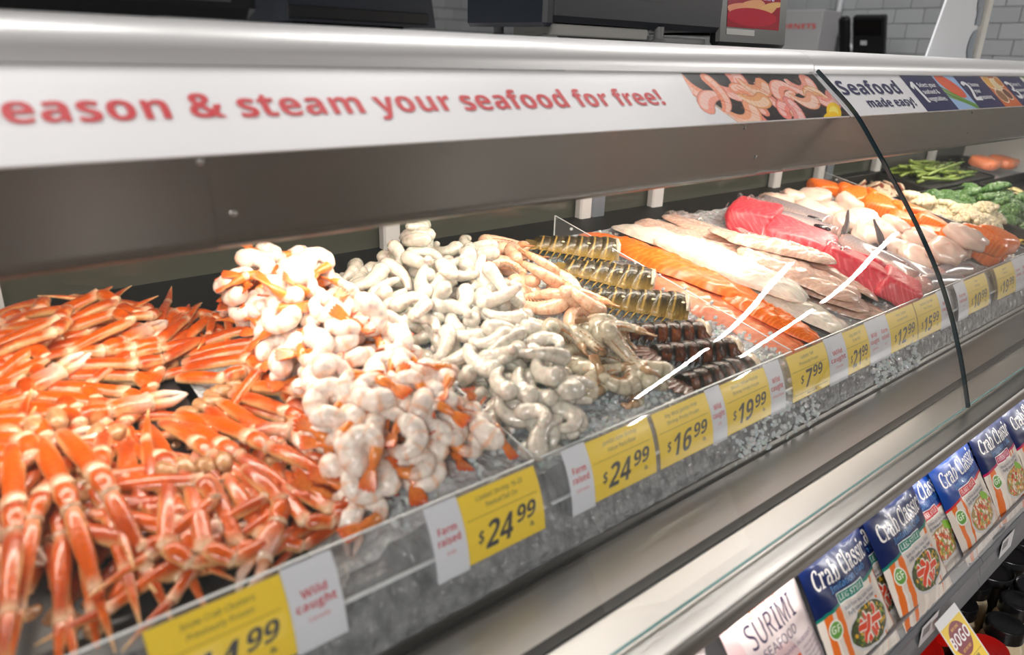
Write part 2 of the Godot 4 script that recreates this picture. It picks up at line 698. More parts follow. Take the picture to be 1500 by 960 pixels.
func room() -> void:
	structure("floor", slab(Vector3(-5, -0.1, -5.1), Vector3(10.1, 0, 5.1)), mats.shop_floor, Transform3D(), "brown-grey shop floor", "floor")
	structure("ceiling", slab(Vector3(-5, 3.4, -5.1), Vector3(10.1, 3.5, 5.1)), mats.ceiling_paint, Transform3D(), "pale shop ceiling", "ceiling")
	structure("wall_left", slab(Vector3(-5.1, 0, -5.1), Vector3(-5, 3.4, 5.1)), mats.wall_paint, Transform3D(), "plain wall at the near end of the shop", "wall")
	structure("wall_front", slab(Vector3(-5, 0, 5.0), Vector3(10.1, 3.4, 5.1)), mats.wall_paint, Transform3D(), "plain wall across the aisle from the counter", "wall")
	var back := structure("wall_back", slab(Vector3(-5, 0, -5.0), Vector3(4.6, 3.4, -4.918)), mats.grout, Transform3D(), "wall of small white tiles far behind the counter", "wall")
	var right := structure("wall_right", slab(Vector3(4.518, 0, -4.92), Vector3(4.6, 3.4, 0.0)), mats.grout, Transform3D(), "wall of white brick-shaped tiles at the far end", "wall")
	structure("wall_far", slab(Vector3(10.0, 0, -0.1), Vector3(10.1, 3.4, 5.0)), mats.wall_paint, Transform3D(), "plain wall at the far end of the aisle", "wall")
	structure("wall_aisle", slab(Vector3(4.6, 0, -0.1), Vector3(10.0, 3.4, 0.0)), mats.wall_paint, Transform3D(), "plain wall along the aisle beyond the tiles", "wall")
	# the glazed tiles that the counter leaves in view, each a piece of its own
	var kinds := []
	for k in 4:
		var mb := MB.new()
		mb.col = Color(1, 1, 1) * (0.90 + 0.035 * k)
		mb.box(Transform3D(), Vector3(0.1535, 0.0755, 0.008), 0.0022)
		kinds.append(mb.build(20))
	for row in range(-1, 6):
		var y := EYE + 0.0563 + 0.0782 * row + 0.039
		for k in 13:
			var x := 2.60 + 0.156 * k + (0.0 if row % 2 == 0 else 0.078) - 0.078
			if x < 4.44: part("tile", kinds[rng.randi() % 4], mats.tile_glaze, back, Transform3D(Basis(), Vector3(x, y, -4.914)))
		for k in 26:
			var z := -1.574 + 0.156 * (k - 20) + (0.0 if row % 2 == 0 else 0.078) + 0.078
			if z > -4.85: part("tile", kinds[rng.randi() % 4], mats.tile_glaze, right, Transform3D(Basis(Vector3.UP, PI / 2), Vector3(4.514, y, z)))


const GLASS := [[-0.0176, -0.734], [-0.0405, -0.705], [-0.0864, -0.649], [-0.144, -0.599], [-0.197, -0.556], [-0.240, -0.521], [-0.2876, -0.486], [-0.340, -0.451], [-0.3996, -0.4185], [-0.4496, -0.3956], [-0.4887, -0.379], [-0.5535, -0.355]]


func zy(list: Array) -> PackedVector2Array:      # [y from eye level, z] pairs as the (z, y) outline that along_x takes
	var out := PackedVector2Array()
	for a in list:
		out.append(Vector2(a[1], a[0] + EYE))
	return out


func smooth_line(pts: PackedVector2Array, each: int) -> PackedVector2Array:
	var out := PackedVector2Array()
	var n := pts.size()
	for k in n - 1:
		for j in each:
			out.append(pts[k].cubic_interpolate(pts[k + 1], pts[maxi(k - 1, 0)], pts[mini(k + 2, n - 1)], float(j) / each))
	out.append(pts[n - 1])
	return out


# outline of a sheet of the given thickness that follows a line (z, y); the sheet lies on the side towards -normal
func thick_line(line: PackedVector2Array, thick: float) -> PackedVector2Array:
	var other := PackedVector2Array()
	var n := line.size()
	for k in n:
		var d := (line[mini(k + 1, n - 1)] - line[maxi(k - 1, 0)]).normalized()
		other.append(line[k] + Vector2(d.y, -d.x) * thick)
	other.reverse()
	return line + other


func counter() -> void:
	var X0 := -0.7
	var X1 := 3.6
	var XJ := 1.35
	var t := thing("seafood_display_case", "long stainless steel seafood case with curved glass front and ice deck", "display case")
	var mb: MB
	# rounded counter top, in two lengths that meet at the glass joint
	var rail := smooth_line(zy([[-0.0205, -0.7375], [-0.0054, -0.741], [0.0075, -0.7525], [0.0160, -0.772], [0.0205, -0.800]]), 4)
	rail.append(Vector2(-1.26, EYE + 0.0205))
	rail.append(Vector2(-1.26, EYE - 0.012))
	rail.append(Vector2(-0.765, EYE - 0.012))
	rail.append(Vector2(-0.757, EYE - 0.0205))
	for s in [[X0, XJ - 0.0008], [XJ + 0.0008, X1]]:
		mb = MB.new()
		mb.along_x(rail, s[0], s[1])
		part("counter_top", mb.build(30), mats.rail_metal, t)
	# curved panes with dark polished ends
	var line := smooth_line(zy(GLASS), 4)
	line.reverse()
	var sheet := thick_line(line, 0.006)
	for s in [[X0, XJ - 0.002], [XJ + 0.002, X1]]:
		mb = MB.new()
		var n := line.size()
		var inner := sheet.slice(n)
		mb.along_x(line, s[0], s[1], false)
		var g := part("glass_pane", mb.build(40, false), mats.case_glass, t)
		mb = MB.new()
		mb.along_x(inner, s[0], s[1], false)
		part("inner_face", mb.build(40, false), mats.case_glass, g)
		for x in s:
			mb = MB.new()
			mb.along_x(sheet, x - 0.0004, x + 0.0004)
			part("polished_edge", mb.build(30), mats.glass_edge, g)
		mb = MB.new()
		mb.along_x(zy([[-0.5537, -0.3545], [-0.5537, -0.3575], [-0.5550, -0.3575], [-0.5550, -0.3545]]), s[0], s[1])
		part("bottom_edge", mb.build(20), mats.glass_edge_light, g)
	# steel hood: fascia behind the glass, its rolled lip and the soffit
	var hood := zy([[-0.0895, -0.662], [-0.163, -0.660], [-0.171, -0.6605], [-0.1765, -0.664], [-0.178, -0.670], [-0.176, -0.676], [-0.170, -0.678], [-0.170, -0.672], [-0.1715, -0.670], [-0.170, -0.6665], [-0.163, -0.6645], [-0.0895, -0.6665]])
	for s in [[X0, 0.215], [0.2155, 1.083], [1.0835, 1.1555], [1.156, 2.1], [2.101, X1]]:
		mb = MB.new()
		mb.along_x(hood, s[0], s[1])
		part("fascia_panel", mb.build(30), mats.fascia_steel, t)
	for q in [[1.029, -0.099], [1.068, -0.146], [0.209, -0.097], [0.232, -0.144], [1.95, -0.099], [1.95, -0.146]]:
		mb = MB.new()
		mb.lathe([Vector2(0.0032, 0.0), Vector2(0.0032, 0.0008), Vector2(0.0022, 0.0018), Vector2(0.0008, 0.002)], 12)
		var zf: float = lerpf(-0.662, -0.660, (q[1] + 0.0895) / -0.0735)
		part("screw", mb.build(40), mats.chrome, t, Transform3D(Basis(Vector3.RIGHT, PI / 2), P(q[0], q[1], zf)))
	mb = MB.new()
	mb.along_x(zy([[-0.105, -0.676], [-0.105, -1.235], [-0.100, -1.235], [-0.100, -0.676]]), X0, X1)
	part("soffit", mb.build(20), mats.white_paint, t)
	# back of the case: sliding doors between posts, black bottom rail
	mb = MB.new()
	mb.along_x(zy([[-0.105, -1.215], [-0.40, -1.215], [-0.40, -1.220], [-0.105, -1.220]]), X0, X1)
	part("rear_door_glass", mb.build(20), mats.door_glass, t)
	mb = MB.new()
	mb.along_x(zy([[-0.362, -1.200], [-0.376, -1.112], [-0.48, -1.112], [-0.48, -1.235], [-0.362, -1.235]]), X0, X1)
	part("rear_bottom_rail", mb.build(20), mats.black_rubber, t)
	for q in [[0.697, 0.734, "post_white"], [1.224, 1.262, "post_white"], [1.264, 1.308, "post_grey"], [1.485, 1.528, "post_white"], [2.052, 2.092, "post_white"], [2.317, 2.352, "post_white"], [2.372, 2.41, "post_grey"], [2.72, 2.76, "post_white"], [3.2, 3.24, "post_white"], [0.05, 0.088, "post_white"]]:
		part("rear_post", slab(P(q[0], -0.43, -1.213), P(q[1], -0.105, -1.190), 0.004), mats[q[2]], t)
	for x in [1.25, 1.515, 1.9]:
		part("door_catch", slab(P(x - 0.008, -0.262, -1.191), P(x + 0.008, -0.232, -1.183), 0.003), mats.post_white, t)
	# pan under the ice, ledge in front of it, gasket and outer ledge with a rolled nose
	mb = MB.new()
	mb.along_x(zy([[-0.43, -1.112], [-0.54, -0.512], [-0.70, -0.512], [-0.70, -1.235], [-0.48, -1.235], [-0.48, -1.112]]), X0, X1)
	part("ice_pan", mb.build(20), mats.dark_pan, t)
	mb = MB.new()
	mb.along_x(zy([[-0.560, -0.4905], [-0.560, -0.4145], [-0.575, -0.4145], [-0.575, -0.512], [-0.548, -0.512], [-0.548, -0.4905]]), X0, X1)
	part("inner_ledge", mb.build(20), mats.steel, t)
	mb = MB.new()
	mb.along_x(zy([[-0.5575, -0.4145], [-0.5575, -0.4015], [-0.570, -0.4015], [-0.570, -0.4145]]), X0, X1)
	part("gasket", mb.build(20), mats.black_rubber, t)
	mb = MB.new()
	mb.along_x(zy([[-0.5592, -0.4935], [-0.5592, -0.4868], [-0.5612, -0.4868], [-0.5612, -0.4935]]), X0, X1)
	part("drip_seal", mb.build(20), mats.black_rubber, t)
	mb = MB.new()
	mb.along_x(zy([[-0.560, -0.4015], [-0.560, -0.330], [-0.5615, -0.3245], [-0.566, -0.3205], [-0.572, -0.319], [-0.580, -0.319], [-0.583, -0.322], [-0.583, -0.4015]]), X0, X1)
	part("outer_ledge", mb.build(30), mats.steel, t)
	# body below, back of the open lower case, kick base and ends
	mb = MB.new()
	mb.along_x(zy([[-0.583, -0.395], [-0.583, -0.512], [-0.70, -0.512], [-0.70, -1.235], [-1.36, -1.235], [-1.36, -0.47], [-1.16, -0.47]]), X0, X1)
	part("lower_back_panel", mb.build(20), mats.white_paint, t)
	mb = MB.new()
	mb.along_x(zy([[-1.135, -0.46], [-1.135, -0.13], [-1.15, -0.12], [-1.36, -0.16], [-1.36, -0.46]]), X0, X1)
	part("kick_base", mb.build(20), mats.dark_pan, t)
	for x in [X0 - 0.03, X1]:
		mb = MB.new()
		mb.along_x(zy([[0.0, -0.75], [-0.02, -0.73], [-0.56, -0.35], [-0.60, -0.32], [-1.36, -0.16], [-1.36, -1.24], [0.0, -1.26]]), x, x + 0.03)
		part("end_panel", mb.build(20), mats.white_paint, t)


func signs() -> void:
	# strips of print behind the top of the glass
	var top := Vector2(-0.7380, EYE - 0.0215)       # (z, y)
	var low := Vector2(-0.6530, EYE - 0.0902)
	var along := (low - top).normalized()
	var out := Vector2(-along.y, along.x)
	if out.x < 0: out = -out
	var up3 := Vector3(0, -along.y, -along.x)
	var out3 := Vector3(0, out.y, out.x)
	var length := top.distance_to(low)
	var strip := func(called: String, x0: float, x1: float, label: String) -> Node3D:
		var t := thing(called, label, "sign")
		var mb := MB.new()
		mb.along_x(PackedVector2Array([top, low, low - out * 0.002, top - out * 0.002]), x0, x1)
		part("panel", mb.build(20), plain("sign_white", S(238, 238, 242), 0.35), t)
		return t
	var at := func(x: float, s: float, lift := 0.0004) -> Transform3D:   # place on the strip: x along, s down from its top
		var q := top + along * s + out * lift
		return Transform3D(Basis(Vector3.RIGHT, up3, out3), Vector3(x, q.y, q.x))
	var red := plain("sign_red", S(206, 44, 56), 0.4)
	var navy := plain("sign_navy", S(28, 24, 84), 0.4)
	var a: Node3D = strip.call("header_sign", -0.7, 1.346, "white header strip reading season and steam your seafood for free")
	part("lettering", lettering("season & steam your seafood for free!", sans_bold, 0.0295, 0.788 + 0.021), red, a, at.call(0.055, 0.0665), "bold red letters")
	# photo of cooked shrimp and lemon in a dark pan, at the right end of the strip
	var pr := shrimp_photo()
	var pm := StandardMaterial3D.new()
	pm.resource_name = "shrimp_photo"
	pm.albedo_texture = pr.texture()
	pm.roughness = 0.35
	var mb := MB.new()
	for q in [[0.955, 0.0015], [0.926, length - 0.0015], [1.346, length - 0.0015], [1.346, 0.0015]]:
		var w: Transform3D = at.call(q[0], q[1], 0.0003)
		mb.add(w.origin, Vector2((q[0] - 0.926) / 0.42, q[1] / length))
	mb.quad(0, 1, 2, 3)
	part("printed_photo", mb.build(180, false), pm, a, Transform3D(), "photo of cooked shrimp and lemon in a dark pan")
	var b: Node3D = strip.call("header_sign", 1.354, 3.6, "header strip reading Seafood made easy with numbered steps")
	part("lettering", lettering("Seafood", sans_bold, 0.036, 0.252, 0.1), navy, b, at.call(1.392, 0.0555), "large navy letters")
	part("lettering", lettering("made easy!", sans_bold, 0.0225, 0.205, 0.1), navy, b, at.call(1.452, 0.090), "navy letters")
	var white := plain("sign_print_white", S(240, 240, 245), 0.4)
	var steps := [[1.692, 1.858, "1", ["Select your", "seafood &", "vegetables"]], [1.98, 2.15, "2", ["Choose", "your", "seasoning"]], [2.273, 2.44, "3", ["Order it", "steamed", "for free"]]]
	for s in steps:
		mb = MB.new()
		for q in [[s[0] + 0.011, 0.001], [s[0] - 0.012, length - 0.001], [s[1] - 0.012, length - 0.001], [s[1] + 0.011, 0.001]]:
			mb.add(at.call(q[0], q[1], 0.0003).origin)
		mb.quad(0, 1, 2, 3)
		part("blue_field", mb.build(180, false), navy, b)
		part("lettering", lettering(s[2], sans_bold, 0.062), white, b, at.call(s[0] + 0.012, 0.084, 0.0006))
		for k in 3:
			part("lettering", lettering(s[3][k], sans_bold, 0.0125), white, b, at.call(s[0] + 0.055 - 0.004 * k, 0.038 + 0.021 * k, 0.0006))
	var photos := [[1.858, 1.98], [2.15, 2.273], [2.44, 2.56]]
	for k in 3:
		var m := StandardMaterial3D.new()
		m.resource_name = "step_photo"
		m.albedo_texture = step_photo(k).texture()
		m.roughness = 0.35
		mb = MB.new()
		var x0: float = photos[k][0]
		var x1: float = photos[k][1]
		for q in [[x0 + 0.011, 0.001, 0.0, 0.0], [x0 - 0.012, length - 0.001, 0.0, 1.0], [x1 - 0.012, length - 0.001, 1.0, 1.0], [x1 + 0.011, 0.001, 1.0, 0.0]]:
			mb.add(at.call(q[0], q[1], 0.0003).origin, Vector2(q[2], q[3]))
		mb.quad(0, 1, 2, 3)
		part("printed_photo", mb.build(180, false), m, b)


func printed_shrimp(p: Print, at: Vector2, r: float, turn: float, sweep: float, w: float, c: Color) -> void:
	var pts := []
	var wd := []
	var n := 14
	for k in n + 1:
		var f := float(k) / n
		pts.append(at + Vector2(r, 0).rotated(turn + sweep * f) * (1.0 - 0.15 * f))
		wd.append(w * (1.0 - 0.72 * f * f))
	p.stroke(pts, wd.map(func(x): return x * 1.08), c.darkened(0.25))
	p.stroke(pts, wd, c)
	p.stroke(pts.map(func(q): return q + (q - at).normalized() * w * 0.25), wd.map(func(x): return x * 0.5), c.lightened(0.5))
	for k in range(1, n, 2):
		var d: Vector2 = (pts[k] - at).normalized()
		p.stroke([pts[k] - d * wd[k] * 0.8, pts[k] + d * wd[k] * 0.9], [w * 0.06, w * 0.06], c.lightened(0.25))


func shrimp_photo() -> Print:
	var p := Print.new(640, 170, Color8(232, 232, 238))
	p.oval(Vector2(470, -60), Vector2(440, 400), Color8(190, 172, 150), 0.0, 60)
	p.oval(Vector2(474, -60), Vector2(434, 394), Color8(38, 36, 40), 0.0, 60)
	var r := RandomNumberGenerator.new()
	r.seed = 11
	for q in [[95, 20, 70, 2.0, 1.4, 24], [190, 20, 62, -0.4, 3.2, 34], [110, 150, 80, 3.6, 1.5, 24], [260, 150, 60, 2.6, 2.2, 26], [330, 60, 110, 2.4, 1.2, 20], [420, 40, 120, 2.2, 1.0, 22], [470, 150, 90, 3.0, 1.6, 22], [520, 20, 56, 0.2, 2.9, 30], [590, 60, 60, 0.6, 2.4, 28], [380, 160, 50, 3.4, 2.4, 22], [225, 95, 40, 4.2, 2.8, 20], [300, 20, 50, 0.5, 2.6, 26], [150, 110, 60, 0.2, 2.6, 26], [430, 100, 60, 3.4, 2.4, 24], [60, 70, 80, -0.6, 1.8, 22], [340, 130, 60, -0.3, 2.2, 24], [250, 40, 70, 0.9, 1.6, 24], [560, 110, 46, 3.4, 2.6, 22], [480, 60, 60, 0.6, 2.2, 24]]:
		printed_shrimp(p, Vector2(q[0], q[1]), q[2], q[3], q[4], q[5], Color8(232 + r.randi() % 16, 138 + r.randi() % 40, 112 + r.randi() % 30))
	for k in 26:
		var a := Vector2(80 + r.randf() * 540, 10 + r.randf() * 150)
		p.stroke([a, a + Vector2(r.randf_range(20, 60), r.randf_range(15, 50))], [1.2, 0.4], Color8(214, 96, 66))
	p.oval(Vector2(575, 150), Vector2(58, 24), Color8(250, 205, 20), -0.5)
	p.oval(Vector2(570, 153), Vector2(44, 15), Color8(252, 232, 110), -0.5)
	p.oval(Vector2(540, 166), Vector2(46, 14), Color8(248, 200, 24), -0.2)
	p.im.resize(300, 80, Image.INTERPOLATE_LANCZOS)
	p.im.resize(1280, 340, Image.INTERPOLATE_CUBIC)
	return p


func step_photo(k: int) -> Print:
	var p := Print.new(128, 110, [Color8(158, 190, 232), Color8(214, 104, 32), Color8(90, 140, 70)][k])
	if k == 0:
		p.oval(Vector2(62, 34), Vector2(60, 30), Color8(228, 84, 34), 0.55)
		for j in 9:
			p.stroke([Vector2(14 + j * 11, 2 + j * 6), Vector2(26 + j * 11, 44 + j * 4)], [0.8, 0.8], Color8(246, 150, 100))
		for j in 4:
			p.stroke([Vector2(2, 40 + j * 9), Vector2(70, 74 + j * 5), Vector2(126, 100 + j * 4)], [3.2, 3.0, 4.0], [Color8(96, 148, 48), Color8(128, 172, 60), Color8(74, 122, 40), Color8(110, 160, 52)][j])
	elif k == 1:
		for q in [[30, 22, 26, 236, 176, 80], [70, 30, 24, 232, 214, 170], [40, 72, 26, 150, 104, 60], [92, 66, 22, 120, 70, 40], [104, 20, 20, 214, 140, 60]]:
			p.oval(Vector2(q[0], q[1]), Vector2(q[2] * 1.15, q[2]), Color8(244, 226, 200))
			p.oval(Vector2(q[0], q[1]), Vector2(q[2], q[2] * 0.84), Color8(q[3], q[4], q[5]))
	else:
		for j in 9:
			p.oval(Vector2(14 + (j % 3) * 46, 18 + (j / 3) * 38), Vector2(24, 18), [Color8(236, 232, 220), Color8(84, 140, 60), Color8(228, 140, 80)][j % 3], j * 0.7)
	return p


# ---------------------------------------------------------------- ice, dividers, cards
const HX0 := -0.35
const HZ0 := -1.20
const HC := 0.005
const HNX := 760
const HNZ := 142
var hm := PackedFloat32Array()       # height of whatever lies on the deck so far, a cell of 5 mm each
var lumps: FastNoiseLite


func ice_height(x: float, z: float) -> float:    # of the bare ice above the deck plane
	var h := -0.030
	if x < 0.305: return -0.046
	elif x < 0.52: h = -0.036 + 0.024 * exp(-pow((x - 0.43) / 0.08, 2.0)) - 0.02 * smoothstep(-0.98, -1.1, z)
	elif x < 1.06: h = -0.030 + 0.012 * exp(-pow((x - 0.66) / 0.10, 2.0))
	elif x < 1.98: h = -0.030
	elif x < 2.2: h = -0.018
	elif x < 2.53: h = -0.040
	else: h = -0.040 if z > -0.925 else -0.040
	return h + 0.004 * lumps.get_noise_2d(x * 900.0, z * 900.0) + 0.003 * lumps.get_noise_2d(x * 3100.0, z * 3100.0)


func hidx(x: float, z: float) -> int:
	var a := clampi(int((x - HX0) / HC), 0, HNX - 1)
	var b := clampi(int((z - HZ0) / HC), 0, HNZ - 1)
	return a * HNZ + b


# Lets a thing sink onto what lies there: samples are [local point, radius]; returns where it comes to rest.
func drop(samples: Array, yaw: float, x: float, z: float, keep := 0.8, tilt_most := 0.5, roll := 0.0, stamp := true) -> Transform3D:
	var turn := Basis(Vector3.UP, yaw)
	var pts := []
	var mean := Vector3.ZERO
	for s in samples:
		var q: Vector3 = turn * s[0]
		var h := hm[hidx(x + q.x, z + q.z)]
		pts.append(Vector3(q.x, h, q.z))
		mean += pts[-1]
	mean /= pts.size()
	var xx := 1e-6
	var zz := 1e-6
	var xz := 0.0
	var xh := 0.0
	var zh := 0.0
	for q in pts:
		var d: Vector3 = q - mean
		xx += d.x * d.x
		zz += d.z * d.z
		xz += d.x * d.z
		xh += d.x * d.y
		zh += d.z * d.y
	var det := xx * zz - xz * xz + 1e-12
	var gx := clampf((xh * zz - zh * xz) / det, -tilt_most, tilt_most)
	var gz := clampf((zh * xx - xh * xz) / det, -tilt_most, tilt_most)
	var n := Vector3(-gx, 1, -gz).normalized()
	var bx := (Vector3.RIGHT - n * n.x).normalized()
	var b := Basis(bx, n, bx.cross(n)) * turn * Basis(Vector3.RIGHT, roll)
	var need := []
	for s in samples:
		var q: Vector3 = b * s[0]
		need.append(hm[hidx(x + q.x, z + q.z)] + s[1] - q.y)
	need.sort()
	var y: float = need[int(keep * (need.size() - 1))]
	if stamp: mark(samples, Transform3D(b, Vector3(x, y, z)))
	return Transform3D(b, Vector3(x, y, z))


func mark(samples: Array, t: Transform3D) -> void:
	for s in samples:
		var q: Vector3 = t * s[0]
		var r: float = s[1]
		var k := int(ceil(r / HC))
		for da in range(-k, k + 1):
			for db in range(-k, k + 1):
				var d2 := (da * da + db * db) * HC * HC
				if d2 < r * r:
					var at := hidx(q.x + da * HC, q.z + db * HC)
					hm[at] = maxf(hm[at], q.y + sqrt(r * r - d2))


func ice_and_deck() -> void:
	lumps = FastNoiseLite.new()
	lumps.seed = 3
	lumps.frequency = 0.02
	hm.resize(HNX * HNZ)
	for a in HNX:
		for b in HNZ:
			var x := HX0 + (a + 0.5) * HC
			var z := HZ0 + (b + 0.5) * HC
			hm[a * HNZ + b] = deck(x, z).y + ice_height(x, z)
	# the bed of ice, with the bank that shows under the price cards
	var mb := MB.new()
	var rows := []
	var bank := [[-0.485, -0.5245], [-0.499, -0.516], [-0.513, -0.508], [-0.526, -0.502], [-0.538, -0.497], [-0.549, -0.494], [-0.5598, -0.4925]]
	var nx := 320
	var low := []
	for a in nx + 1:
		var x := lerpf(-0.69, 3.59, float(a) / nx)
		var line := PackedVector3Array()
		var front := PackedVector3Array()
		for b in 52:
			var z := lerpf(-1.110, -0.545, b / 51.0)
			line.append(deck(x, z, ice_height(x, z)))
		front.append(deck(x, -0.545, maxf(ice_height(x, -0.545), -0.046)))
		for q in bank:
			var w := lumps.get_noise_2d(x * 2600.0, q[0] * 2600.0) * 0.004 * (0.3 if q[0] < -0.555 else 1.0)
			front.append(P(x, q[0] + w, q[1] + w * 0.7))
		low.append(front)
		if x > 0.235: rows.append(line)
	mb.grid(rows)
	var bed := part("ice_bed", mb.build(180, false), mats.ice_bed, self)
	tag(bed, "bed of crushed ice under the shrimp and fish", "ice", "", "stuff")
	mb = MB.new()
	mb.grid(low)
	tag(part("ice_bank", mb.build(180, false), bank_material(), self), "grey bank of packed ice below the price cards", "ice", "", "stuff")
	# dark tray under the crab
	var tray := thing("crab_tray", "dark plastic tray under the pile of crab legs", "tray", deck(-0.215, -0.835, -0.053))
	tray.basis = deck_basis()
	mb = MB.new()
	mb.box(Transform3D(Basis(), Vector3(0, 0.002, 0)), Vector3(0.90, 0.006, 0.55), 0.002)
	part("floor_plate", mb.build(20), plain("tray_dark", S(44, 40, 42), 0.4), tray)
	# loose chips of ice
	mb = MB.new()
	var n := FastNoiseLite.new()
	n.frequency = 0.9
	mb.blob(Transform3D(), Vector3(0.0052, 0.0034, 0.0044), 0.8, 4, 6, n, 0.5)
	var mm := MultiMesh.new()
	mm.transform_format = MultiMesh.TRANSFORM_3D
	mm.mesh = mb.build(25)
	var spots := []
	for k in 420:
		var x := rng.randf_range(0.86, 1.10) if k % 2 else rng.randf_range(1.3, 1.5)
		var q: Array = bank[rng.randi() % 6]
		spots.append(P(x, q[0] + rng.randf_range(-0.006, 0.006), q[1] + rng.randf_range(-0.001, 0.003)))
	for k in 4200:
		var x := rng.randf_range(0.50, 1.10) if k % 3 else rng.randf_range(0.32, 2.2)
		var z := rng.randf_range(-1.10, -0.55)
		spots.append(deck(x, z, ice_height(x, z) + rng.randf_range(0.0, 0.004)))
	mm.instance_count = spots.size()
	for k in spots.size():
		var s := rng.randf_range(0.5, 1.25)
		mm.set_instance_transform(k, Transform3D(Basis.from_euler(Vector3(rng.randf() * TAU, rng.randf() * TAU, rng.randf() * TAU)).scaled(Vector3.ONE * s), spots[k]))
	var chips := MultiMeshInstance3D.new()
	chips.name = "ice_chips"
	chips.multimesh = mm
	chips.material_override = mats.ice
	add_child(chips)
	tag(chips, "loose chips of crushed ice on the bed and in the front bank", "ice", "", "stuff")
	# clear dividers between the kinds of food, drilled along their faces
	for q in [[0.505, -1.085, "clear drilled divider between cooked and raw shrimp"], [1.06, -1.105, "clear drilled divider between lobster tails and salmon"], [2.215, -1.13, "clear drilled divider between salmon pieces and vegetables"]]:
		var x: float = q[0]
		var d := thing("acrylic_divider", q[2], "divider", deck(x, -0.8, -0.03))
		var zb: float = q[1]
		var back_y := -0.44 - SLOPE * (zb + 0.54) + 0.022
		var out := zy([[back_y, zb], [-0.438, -0.541], [-0.482, -0.541], [back_y - 0.06, zb]])
		mb = MB.new()
		mb.along_x(out, -0.0013, 0.0013)
		var away := Transform3D(Basis(), Vector3(0, -d.position.y, -d.position.z))
		part("plate", mb.build(20), mats.acrylic, d, away)
		mb = MB.new()
		mb.along_x(zy([[back_y + 0.0008, zb], [-0.4372, -0.541], [-0.438, -0.541], [back_y, zb]]), -0.0013, 0.0013)
		mb.along_x(zy([[back_y, zb - 0.0012], [back_y, zb], [back_y - 0.06, zb], [back_y - 0.06, zb - 0.0012]]), -0.0013, 0.0013)
		part("polished_edge", mb.build(20), mats.acrylic_edge, d, away)
		mb = MB.new()
		for k in 9:
			var z := lerpf(zb + 0.05, -0.58, k / 8.0)
			for row in 2:
				var y := EYE - 0.44 - SLOPE * (z + 0.54) + 0.012 - 0.02 * row - (0.004 if row else 0.0)
				var c := Vector3(0, y, z + 0.012 * row)
				mb.tube([c - Vector3(0.002, 0, 0), c + Vector3(0.002, 0, 0)], [Vector2(0.003, 0.003), Vector2(0.003, 0.003)], 10, Vector3.UP)
		part("drilled_holes", mb.build(40), mats.acrylic_edge, d, away).set_meta("kind", "stuff")
	# clear dam along the front of the deck
	for q in [[-0.66, 0.500, "crab legs and cooked shrimp"], [0.51, 1.055, "raw shrimp and lobster tails"], [1.065, 2.21, "fish fillets"], [2.22, 3.4, "vegetables"]]:
		var d := thing("acrylic_dam", "low clear plastic dam along the front of the " + q[2], "dam", P((q[0] + q[1]) / 2, -0.487, -0.511))
		var w: float = (q[1] - q[0]) / 2
		var shift := Transform3D(Basis(), -P(0, -0.487, -0.511))
		mb = MB.new()
		mb.along_x(zy([[-0.4375, -0.5345], [-0.4865, -0.5120], [-0.4865, -0.5145], [-0.4375, -0.5370]]), -w, w)
		part("sheet", mb.build(20), mats.acrylic, d, shift)
		mb = MB.new()
		mb.along_x(zy([[-0.4865, -0.5115], [-0.4885, -0.5108], [-0.4885, -0.5150], [-0.4865, -0.5150]]), -w, w)
		mb.along_x(zy([[-0.4367, -0.5345], [-0.4375, -0.5343], [-0.4375, -0.5372], [-0.4367, -0.5372]]), -w, w)
		part("polished_edge", mb.build(20), mats.acrylic_edge, d, shift)


const CARD := [[-0.439, -0.530], [-0.4545, -0.5205], [-0.4706, -0.5134], [-0.489, -0.5078], [-0.5085, -0.5045]]


func card_mesh(x0: float, x1: float, lift: float, s0 := 0.0, s1 := 1.0, tilt := 0.0) -> ArrayMesh:
	var line := smooth_line(zy(CARD), 3)
	var mb := MB.new()
	for side in 2:
		var rows := []
		var n := 9
		for k in n:
			var f := lerpf(s0, s1, float(k) / (n - 1)) * (line.size() - 1)
			var a := mini(int(f), line.size() - 2)
			var q := line[a].lerp(line[a + 1], f - a)
			var d := (line[a + 1] - line[a]).normalized()
			var o := Vector2(-d.y, d.x)
			if o.x < 0: o = -o
			q += o * (lift - 0.0006 * side)
			rows.append(PackedVector3Array([Vector3(x0, q.y, q.x), Vector3((x0 + x1) / 2, q.y, q.x + tilt / 2), Vector3(x1, q.y, q.x + tilt)]))
		if side == 1: rows.reverse()
		mb.grid(rows, false, null, side == 0)
	return mb.build(180, false)


func printed(key: String, p: Print, rough := 0.4, coat := 0.0) -> StandardMaterial3D:
	var m := StandardMaterial3D.new()
	m.resource_name = key
	m.albedo_texture = p.texture()
	m.roughness = rough
	m.cull_mode = BaseMaterial3D.CULL_DISABLED
	m.texture_repeat = false
	if coat > 0:
		m.clearcoat_enabled = true
		m.clearcoat = coat
		m.clearcoat_roughness = 0.1
	return m


